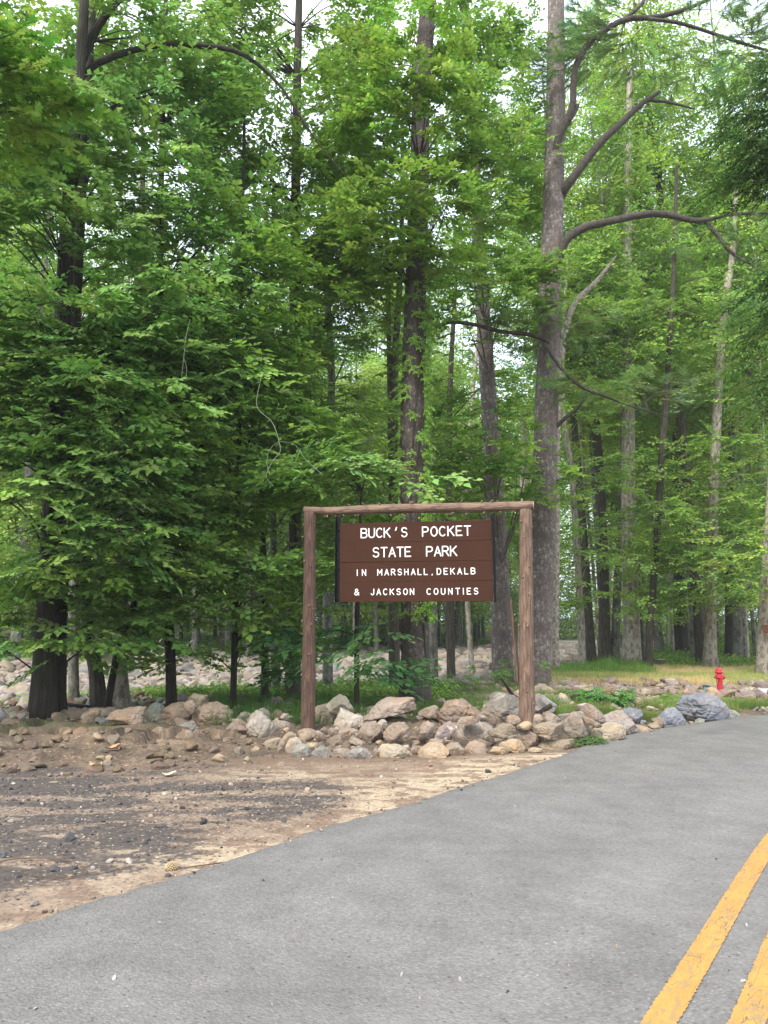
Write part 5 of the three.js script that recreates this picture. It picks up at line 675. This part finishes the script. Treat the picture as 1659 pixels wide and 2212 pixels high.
  const split = (st0) => { const st = st0.filter((p, i) => !i || Math.hypot(p[0] - st0[i - 1][0], p[1] - st0[i - 1][1]) > 1e-4); const out = [[st[0]]]; for (let i = 1; i < st.length; i++) { out[out.length - 1].push(st[i]); if (i + 1 < st.length) { const a = Math.atan2(st[i][1] - st[i - 1][1], st[i][0] - st[i - 1][0]), b = Math.atan2(st[i + 1][1] - st[i][1], st[i + 1][0] - st[i][0]); let q = Math.abs(a - b); if (q > Math.PI) q = 2 * Math.PI - q; if (q > 0.75) out.push([st[i]]); } } return out; };
  const W = { I: 0.1, M: 0.72, "'": 0.14, ',': 0.1, '&': 0.68, J: 0.46, L: 0.54, E: 0.58 };
  const words = [[['BUCK', 488, 665], ["'", 690, 706], ['S', 727, 766], ['POCKET', 850, 1140]], [['STATE', 559, 787], ['PARK', 874, 1058]], [['IN', 464, 522], ['MARSHALL', 586, 885], [',', 906, 914], ['DEKALB', 937, 1166]], [['&', 450, 481], ['JACKSON', 548, 806], ['COUNTIES', 877, 1184]]], rows = [[266, 327], [382, 444], [512, 552], [629, 669]];
  for (let i = 0; i < 4; i++) {
    const sh = new THREE.Shape(), bw = x1 - x0, bh = ph - 0.005, c = 0.004; sh.moveTo(-bw / 2 + c, -bh / 2); sh.lineTo(bw / 2 - c, -bh / 2); sh.lineTo(bw / 2, -bh / 2 + c); sh.lineTo(bw / 2, bh / 2 - c); sh.lineTo(bw / 2 - c, bh / 2); sh.lineTo(-bw / 2 + c, bh / 2); sh.lineTo(-bw / 2, bh / 2 - c); sh.lineTo(-bw / 2, -bh / 2 + c);
    const g = new THREE.ExtrudeGeometry(sh, { depth: 0.036, bevelEnabled: true, bevelThickness: 0.003, bevelSize: 0.002, bevelSegments: 1 }), uv = g.attributes.uv; for (let q = 0; q < uv.count; q++) uv.setXY(q, uv.getX(q) / 1.9 + 0.37 * i, uv.getY(q) / 0.5 + 0.29 * i);
    const pk = put('plank', g, paint, t); pk.position.set((x0 + x1) / 2, yT - ph * (i + 0.5), zf - 0.039 + [0, 0.002, -0.001, 0.001][i]); pk.rotation.z = [0.0015, -0.001, 0.001, -0.001][i];
    const b = new MB(), [ya, yb] = rows[i], top = Z(815, ya).y, hgt = top - Z(815, yb).y, th = hgt * (i < 2 ? 0.061 : 0.07);
    for (const [word, a, e] of words[i]) {
      const xa = Z(a, ya).x + th, xe = Z(e, ya).x - th, ws = [...word].map((ch) => (W[ch] ?? 0.63) * 1), sum = ws.reduce((p, q) => p + q, 0), sc = word.length < 2 ? 1 : 1, gapN = word.length - 1, hh = hgt - 2 * th, kx = word.length < 2 ? (word === 'S' || word === '&' ? (xe - xa) / ws[0] : hh) : Math.min(hh * 1.02, (xe - xa) / (sum + gapN * 0.16)), gap = gapN ? (xe - xa - sum * kx) / gapN : 0; let x = xa;
      [...word].forEach((ch, n) => { GL[ch].flatMap(split).forEach((st, si) => { const pts = st.map(([px, py]) => V(x + px * kx - pk.position.x, top - th - hh * (1 - py) - pk.position.y, 0.0385 + si * 0.0004)); b.tube(pts, pts.map(() => th), 8, { caps: true }); for (const en of [pts[0], pts[pts.length - 1]]) { const sp = new THREE.SphereGeometry(th, 8, 6).translate(en.x, en.y, en.z), o = b.n; b.p.push(...sp.attributes.position.array); b.t.push(...sp.attributes.uv.array); b.i.push(...[...sp.index.array].map((q) => q + o)); } }); x += ws[n] * kx + gap; });
    }
    // cut letters lie nearly flush with the board: flatten the strokes
    for (let q = 2; q < b.p.length; q += 3) b.p[q] = 0.0395 + (b.p[q] - 0.0395) * 0.22;
    put('lettering', b.geo(), white, pk);
  }
  for (const [xa, xb, off] of [[344, 368, 0], [1264, 1291, 0.02]]) {
    const a = Z(xa, 205), c = Z(xb, 712), h = a.y - c.y, w = c.x - a.x, sh = new THREE.Shape(), th = 0.006;
    sh.moveTo(-w / 2, 0.012); sh.lineTo(w / 2, 0.012); sh.lineTo(w / 2, 0.012 - th); sh.lineTo(-w / 2 + th, 0.012 - th); sh.lineTo(-w / 2 + th, -0.05); sh.lineTo(-w / 2, -0.05);
    const g = new THREE.ExtrudeGeometry(sh, { depth: h, bevelEnabled: false }).rotateX(-Math.PI / 2), bar = put('hanger_bar', g, iron, t); bar.position.set((a.x + c.x) / 2, c.y, zf); bar.rotation.y = 0;
    if (off) bar.scale.x = -1;
    for (let k = 0; k < 8; k++) { const bt = put('bolt', new THREE.CylinderGeometry(0.009, 0.009, 0.01, 6).rotateX(Math.PI / 2), iron, bar); bt.position.set(0, 0.05 + (h - 0.28) * k / 6.5, 0.004 - 0.012 + 0.004); bt.position.z = -0.012 + 0.026 - 0.0; }
  }
}
// ---------------------------------------------------------------- hydrant and what lies round it
{
  const at = onG(720.3, 693), t = thing('fire_hydrant', at, 'red fire hydrant standing on the rubble behind the largest blue-grey boulder', 'hydrant');
  const red = std({ color: lin(0.46, 0.018, 0.03), roughness: 0.42 }), blk = std({ color: lin(0.03, 0.015, 0.018), roughness: 0.6 }), steel = std({ color: lin(0.6, 0.58, 0.55), roughness: 0.5, metalness: 0.4 });
  const lathe = (p, n = 28) => new THREE.LatheGeometry(p.map(([x, y]) => new THREE.Vector2(x, y)), n), S = -at.z / 16.8;
  t.scale.setScalar(S); t.rotation.y = -0.25;
  put('base_flange', lathe([[0, -0.04], [0.05, -0.04], [0.056, 0.0], [0.086, 0.012], [0.088, 0.032], [0.06, 0.04], [0, 0.04]]), blk, t);
  put('barrel', lathe([[0.056, 0.03], [0.058, 0.2], [0.059, 0.26], [0.066, 0.285], [0.068, 0.30], [0.068, 0.37], [0.062, 0.39], [0.058, 0.40], [0.058, 0.42], [0.0, 0.421]]), red, t);
  put('bonnet', lathe([[0.0, 0.418], [0.07, 0.419], [0.074, 0.425], [0.086, 0.435], [0.087, 0.448], [0.078, 0.455], [0.069, 0.458], [0.067, 0.5], [0.058, 0.52], [0.03, 0.53], [0, 0.532]]), red, t);
  put('operating_nut', new THREE.CylinderGeometry(0.012, 0.015, 0.032, 5).translate(0, 0.546, 0), blk, t);
  const noz = (name, ang, r, len, y) => { const g = put(name, lathe([[0.0, 0], [r * 0.8, 0], [r * 0.8, 0.06], [r, 0.062], [r * 1.05, 0.07], [r * 1.05, len - 0.012], [r * 0.85, len], [0.014, len + 0.001], [0.014, len + 0.018], [0, len + 0.018]], 20).rotateZ(-Math.PI / 2), red, t); g.position.y = y; g.rotation.y = ang; return g; };
  noz('pumper_nozzle', 0.35, 0.042, 0.118, 0.333); noz('hose_nozzle', -1.95, 0.03, 0.098, 0.333); noz('hose_nozzle', 2.6, 0.03, 0.098, 0.333);
  const lug = put('cap_lug', new THREE.ConeGeometry(0.016, 0.04, 4).translate(0.095, 0.39, -0.035), red, t);
  for (let i = 0; i < 8; i++) { const a = i / 8 * 6.283; put('bolt', new THREE.CylinderGeometry(0.007, 0.007, 0.02, 6).translate(Math.cos(a) * 0.078, 0.445 - 0.02, Math.sin(a) * 0.078), red, t); }
  for (const [a, b, c] of [[[0.12, 0.30, 0.02], [0.128, 0.24, 0.03], [0.075, 0.2, 0.04]], [[-0.05, 0.3, 0.085], [-0.055, 0.24, 0.075], [-0.045, 0.2, 0.05]]]) put('chain', new MB().tube(smoothPath([V(...a), V(...b), V(...c)], 8), along([0.004, 0.004], 8), 5).geo(), steel, t);
  const pp = onG(707, 691), pt = thing('pipe_stub', pp, 'short blue plastic pipe with a tilted dark lid beside the hydrant', 'pipe');
  put('pipe', new THREE.CylinderGeometry(0.062, 0.052, 0.13, 22, 1, true).translate(0, 0.04, 0), std({ color: lin(0.18, 0.42, 0.62), roughness: 0.5, side: THREE.DoubleSide }), pt);
  const lid = put('lid', new THREE.CylinderGeometry(0.092, 0.092, 0.016, 24).translate(-0.012, 0.118, 0), std({ color: lin(0.03, 0.035, 0.05), roughness: 0.5 }), pt); lid.rotation.z = -0.1;
  const sb = onG(775, 693), slab = thing('concrete_pad', sb, 'white concrete pad at the right edge beyond the road', 'pad');
  put('slab', new THREE.BoxGeometry(1.0, 0.1, 0.6, 4, 1, 3).translate(0, 0.03, 0), std({ color: lin(0.62, 0.63, 0.66), roughness: 0.8 }), slab); put('cover', new THREE.CylinderGeometry(0.2, 0.2, 0.02, 24).translate(0.12, 0.09, 0), std({ color: lin(0.42, 0.43, 0.45), roughness: 0.7 }), slab); slab.rotation.y = 0.12;
}
// a wooden board on the tree at the right edge
{ const c = P(776, 629, 23.55), t = thing('wooden_board', c, 'reddish wooden board fixed to the grey trunk at the right edge', 'board'); put('panel', new THREE.BoxGeometry(0.78, 0.25, 0.03, 3, 1, 1), std({ map: tCedar.map, color: lin(0.95, 0.45, 0.32), roughness: 0.7 }), t); put('batten', new THREE.BoxGeometry(0.05, 0.25, 0.034).translate(-0.366, 0, 0.005), std({ map: tCedar.map, color: lin(1, 0.6, 0.42), roughness: 0.7 }), t); }
// stump, stake, sticks and logs
const rod = (name, label, cat, pts, rad, mat, o = {}) => { const base = pts[0].clone(), b = new MB(); b.tube(smoothPath(pts.map((p) => p.clone().sub(base)), o.n ?? 14), along(rad, o.n ?? 14), o.seg ?? 7, { wob: o.wob ?? 0.18, seed: base.x, tile: 0.3 }); for (const f of o.forks ?? []) b.tube(smoothPath(f.map((p) => p.clone().sub(base)), 8), along([rad[rad.length - 1] * 1.2, 0.004], 8), 5, { wob: 0.15, tile: 0.3 }); const m = put(name, b.geo(), mat); m.position.copy(base); tag(m, label, cat); return m; };
const zp = (z, x, y, d0) => { const d = d0 * 1.042, [ox, oy, k] = ZOOM[z]; return P((ox + x / k) / 3.9375, (oy + y / k) / 3.9375, d); };
{ const c = onG(656, 666.5), t = thing('tree_stump', c, 'low sawn tree stump in the straw grass before the pale trunks', 'stump'); const b = new MB(); b.tube([V(0, -0.1, 0), V(0, 0.05, 0), V(0, 0.24, 0), V(0.005, 0.27, 0)], [0.44, 0.38, 0.34, 0.33], 22, { wob: 0.12, seed: 5 }); put('trunk', b.geo(), M.furrow, t); put('cut_face', new THREE.CylinderGeometry(0.325, 0.325, 0.012, 26).translate(0.005, 0.272, 0), std({ color: lin(0.5, 0.42, 0.36), roughness: 0.9 }), t); }
{ const c = onG(611.8, 666.5); rod('wooden_stake', 'pale wooden stake upright in the straw grass', 'stake', [c.clone().add(V(0, -0.1, 0)), c.clone().add(V(0.01, 0.2, 0)), c.clone().add(V(0, 0.46, 0))], [0.022, 0.022, 0.02], M.deadwood, { seg: 4, wob: 0.03 }); }
rod('fallen_log', 'thin pale log lying in the grass left of the hydrant top', 'log', [onG(697, 668), onG(704, 666.5).add(V(0, 0.1, 0)), onG(714, 666).add(V(0, 0.08, 0))], [0.07, 0.07, 0.05], M.pale);
rod('fallen_log', 'thick blackened log lying behind the left double trunk', 'log', [zp('e', 440, 260, 12.2), zp('e', 600, 250, 12.3), zp('e', 760, 255, 12.3), zp('e', 880, 240, 12.4), zp('e', 985, 262, 12.4)], [0.13, 0.125, 0.11, 0.07, 0.04], std({ map: tFur.map, bumpMap: tFur.bump, bumpScale: 0.03, color: lin(0.22, 0.2, 0.19) }), { seg: 12 });
rod('broken_branch', 'dark broken branch sticking up behind the right sign post', 'branch', [zp('b', 1105, 305, 10.0), zp('b', 1035, 262, 10.1), zp('b', 985, 190, 10.1), zp('b', 935, 115, 10.1), zp('b', 893, 58, 10.1)], [0.05, 0.035, 0.024, 0.02, 0.012], std({ map: tFur.map, color: lin(0.4, 0.25, 0.2) }));
rod('broken_log', 'short grey-brown log piece right of the right sign post', 'log', [zp('b', 1325, 425, 9.75), zp('b', 1385, 385, 9.75), zp('b', 1445, 350, 9.75)], [0.032, 0.034, 0.03], M.twig, { seg: 9 });
rod('wood_slat', 'long split cedar slat leaning on the left side of the right post', 'slat', [PD(1119, 1475, 9.6), PD(1113, 1400, 9.6), PD(1108, 1340, 9.57), PD(1104, 1294, 9.57)], [0.028, 0.026, 0.022, 0.014], M.cedar, { seg: 4, wob: 0.1 });
rod('broken_branch', 'forked bare branch lying before the tall pale boulder', 'branch', [zp('d', 868, 648, 9.0), zp('d', 960, 615, 9.0), zp('d', 1075, 573, 9.1), zp('d', 1130, 600, 9.1), zp('d', 1215, 645, 9.0)], [0.012, 0.013, 0.014, 0.012, 0.008], M.deadwood, { forks: [[zp('d', 1060, 580, 9.05), zp('d', 1020, 620, 8.95), zp('d', 975, 645, 8.9)]] });
rod('twig', 'grey twig lying across the pale rounded stone left of the post', 'twig', [zp('d', 1378, 362, 9.62), zp('d', 1450, 372, 9.55), zp('d', 1555, 408, 9.6)], [0.014, 0.013, 0.009], M.twig);
rod('twig', 'dark stick lying behind the pyramid-shaped rock', 'stick', [zp('c', 60, 322, 9.9), zp('c', 140, 305, 9.9), zp('c', 215, 265, 10)], [0.012, 0.018, 0.01], std({ map: tFur.map, color: lin(0.4, 0.3, 0.26) }));
rod('dead_tree', 'splintered pale snag leaning out right of the tallest pine', 'dead tree', [PD(1200, 1440, 22), PD(1202, 1100, 22), PD(1210, 800, 22), PD(1238, 662, 22), PD(1290, 606, 22), PD(1331, 553, 22)], [0.11, 0.10, 0.09, 0.085, 0.075, 0.02], M.pale, { n: 30, seg: 10, wob: 0.25 });
M.driftwood = std({ color: lin(0.36, 0.32, 0.28) });
{ const c = P(160, 664, 36), t = thing('driftwood_pile', c, 'heap of bleached driftwood branches across the creek bed', 'driftwood'), r = RNG(66); for (let i = 0; i < 16; i++) { const a = r() * 6.283, l = 0.8 + 1.2 * r(), o = V((r() - 0.5) * 2.6, -0.3 + 0.3 * r(), (r() - 0.5)), e = o.clone().add(V(Math.cos(a) * l, 0.5 + 1.1 * r(), Math.sin(a) * l * 0.5)); put('branch', new MB().tube(smoothPath([o, o.clone().lerp(e, 0.5).add(V(0.1, 0.15, 0)), e], 8), along([0.05, 0.03, 0.015], 8), 6, { wob: 0.2, seed: i }).geo(), M.driftwood, t); } }
// climbing vine on the big pine
{
  const t = thing('climbing_vine', PD(905, 1450, 13.7), 'leafy vine climbing the right flank of the big pine behind the sign', 'vine'), o = t.position, r = RNG(91), list = [];
  const ax = (y) => { const pts = [[1545, 895, 62], [1200, 893, 58], [1000, 891, 55], [800, 893, 52], [600, 899, 50], [400, 905, 46], [200, 910, 42]]; for (let i = 1; i < pts.length; i++) if (y >= pts[i][0]) { const a = pts[i - 1], b = pts[i], k = (y - a[0]) / (b[0] - a[0]); return [lerp(a[1], b[1], k), lerp(a[2], b[2], k) * K * 14 / F / 2]; } return [910, 0.2]; };
  const on = (y, ang, lift) => { const [x, rr] = ax(y), p = PD(x, y, 14); return V(p.x + Math.sin(ang) * (rr * 1.04 + lift), p.y, p.z + Math.cos(ang) * (rr * 1.04 + lift)).sub(o); };
  for (const ys of [[[1450, 0.9], [1250, 0.5], [1060, 0.15], [942, 0.45], [842, 0.8], [775, 0.95], [690, 1.0], [560, 0.7]], [[1380, -0.3], [1000, -0.1], [800, 0.35], [640, 0.1]]]) put('stem', new MB().tube(smoothPath(ys.map(([y, a]) => on(y, a, 0.012)), 40), along([0.016, 0.014, 0.008], 40), 7, { wob: 0.2 }).geo(), M.twig, t);
  for (let i = 0; i < 620; i++) { const y = lerp(430, 1330, r()), side = r(), a = side < 0.55 ? 0.9 + 0.5 * (r() - 0.5) : side < 0.8 ? -1.2 + 0.5 * r() : (r() - 0.5) * 2; if (r() > 0.35 + 0.65 * f2(y * 0.02, a, 3, 95) * 1.4) continue; const p = on(y, a, 0.03 + 0.08 * r()), out = V(Math.sin(a), 0, Math.cos(a)); list.push({ m: orient(V(out.x * 0.6 + (r() - 0.5), -0.9, out.z * 0.6), out.clone().add(V(0, 0.5, 0)), 0, 0.26 + 0.16 * r(), p), c: jit(HUE.deep, r, 0.3) }); }
  inst('foliage', LEAF.broad[0], M.leaf, list, t).userData.kind = 'stuff';
}
// pale vines hanging in the leaves on the left
{ const pv = std({ color: lin(0.2, 0.23, 0.15), roughness: 0.8 }), z7 = (x, y) => PD((x / 1.3825) / 3024 * 1659, (1300 + y / 1.3825) / 3024 * 1659, 10.3);
  rod('hanging_vine', 'pale looping vine hanging left above the sign frame', 'vine', [z7(1420, 260), z7(1400, 420), z7(1480, 500), z7(1520, 610), z7(1525, 660), z7(1480, 720), z7(1450, 800), z7(1490, 850)], [0.003, 0.004, 0.0045, 0.0045, 0.004, 0.003, 0.002], pv, { n: 40, wob: 0, forks: [[z7(1520, 605), z7(1475, 640), z7(1452, 720), z7(1470, 790)], [z7(1525, 606), z7(1600, 620), z7(1665, 705), z7(1760, 790)]] });
  rod('hanging_vine', 'pale straight vine dangling among leaves at mid left', 'vine', [z7(1035, -60), z7(1012, 40), z7(1000, 150), z7(988, 265)], [0.003, 0.004, 0.004, 0.002], pv, { n: 20, wob: 0.05, forks: [[z7(1010, 40), z7(980, 60), z7(960, 30)], [z7(1000, 150), z7(1015, 200), z7(1010, 280)]] });
  rod('hanging_vine', 'pale thin bare twig curving below the leaves left of the sign', 'vine', [z7(600, 640), z7(680, 662), z7(760, 658), z7(800, 630)], [0.005, 0.006, 0.006, 0.003], pv, { n: 20, wob: 0.05 }); }
// litter on the shoulder
function dryLeaf(label, px, py, s, col, rot) { const p = G(px, py); p.y = H(p.x, -p.z) + 0.012; const g = new THREE.PlaneGeometry(s, s * 0.62, 8, 5), a = g.attributes.position; for (let i = 0; i < a.count; i++) { const u = a.getX(i) / s * 2, v = a.getY(i) / (s * 0.31), w = 1 - Math.abs(u) ** 2.2 * 0.85 + 0.22 * Math.sin(u * 9); a.setY(i, a.getY(i) * w); a.setZ(i, s * (0.16 * u * u + 0.14 * v * v * (1 + 0.5 * Math.sin(u * 3)))); } g.rotateX(-Math.PI / 2); g.computeVertexNormals(); const m = put('dry_leaf', g, std({ color: lin(...col), side: THREE.DoubleSide, roughness: 0.85 })); m.position.copy(p); m.rotation.y = rot; tag(m, label, 'leaf'); }
dryLeaf('whitish curled dry leaf on the shoulder before the berm', 169, 777, 0.13, [0.62, 0.57, 0.42], 0.3);
dryLeaf('tan curled dry leaf at the foot of the left dirt slope', 95, 768, 0.16, [0.42, 0.3, 0.17], -0.4);
dryLeaf('brown dry leaf lying on the toe of the berm', 112, 757, 0.17, [0.36, 0.22, 0.12], 0.7);
dryLeaf('pale dry leaf on the dark grit near the left edge', 176, 893, 0.055, [0.6, 0.48, 0.3], 1.2);
dryLeaf('small red-brown leaf on the sand before the cream stone', 430, 767, 0.05, [0.3, 0.09, 0.06], 0.2);
dryLeaf('tan crumpled leaf by the road edge on the shoulder', 330, 848, 0.07, [0.5, 0.38, 0.22], 0.9);
{ const c = G(171, 871); c.y = H(c.x, -c.z) + 0.022; const t = thing('pine_cone', c, 'open tan pine cone lying on the shoulder close to the road', 'pine cone'), r = RNG(8), cm = std({ color: lin(0.42, 0.32, 0.19) }), sc = new THREE.ConeGeometry(0.007, 0.02, 4).translate(0, 0.01, 0); put('core', new THREE.SphereGeometry(1, 12, 8).scale(0.036, 0.019, 0.019), std({ color: lin(0.1, 0.07, 0.05) }), t); for (let i = 0; i < 70; i++) { const k = i / 69, x = lerp(-0.034, 0.036, k), rr = 0.020 * Math.sin(Math.PI * (0.14 + 0.8 * k)), a = i * 2.4, m = put('scale', sc, cm, t); m.position.set(x, Math.sin(a) * rr * 0.8, Math.cos(a) * rr * 0.8); m.quaternion.setFromUnitVectors(V(0, 1, 0), V(0.55, Math.sin(a), Math.cos(a)).normalize()); } t.rotation.y = 0.4; }
rod('twig', 'thin looped twig lying on the shoulder at the left edge', 'twig', [[-6, 866], [20, 862], [55, 862], [80, 868], [84, 878], [60, 881], [20, 876]].map(([x, y]) => onG(x, y).add(V(0, 0.02, 0))), [0.003, 0.0035, 0.0035, 0.003, 0.002], M.deadwood, { n: 40, wob: 0.05 });
rod('twig', 'dry twig lying along the road edge right of the pine cone', 'twig', [[180, 871], [215, 866], [262, 860], [300, 853]].map(([x, y]) => onG(x, y).add(V(0, 0.014, 0))), [0.004, 0.004, 0.003, 0.002], M.deadwood, { n: 20 });
sow('leaf_litter', 'dry leaf scraps and chips on the shoulder', new MB().tri([[-1, 0.1, 0], [0, 0.35, 0.5], [1, 0.05, 0.1], [0.1, 0.4, -0.5], [0, 0, 0]], [0, 1, 4, 1, 2, 4, 2, 3, 4, 3, 0, 4], [1, 1, 1]).geo(false), 420, 921, (r) => { const d = 3 + 6 * r(), x = (lerp(-10, 560, r()) - 384) / F * d; return edgeD(x, d) > 0.04 && d < front(x) + 0.8 ? [x, d] : null; }, (r) => 0.008 + 0.018 * r() ** 2, (r) => r() < 0.5 ? [0.4, 0.28, 0.16] : r() < 0.6 ? [0.6, 0.52, 0.4] : [0.2, 0.11, 0.07], std({ vertexColors: true, side: THREE.DoubleSide }), 0.3);
renderer.setSize(768, 1024);
renderer.render(scene, camera);
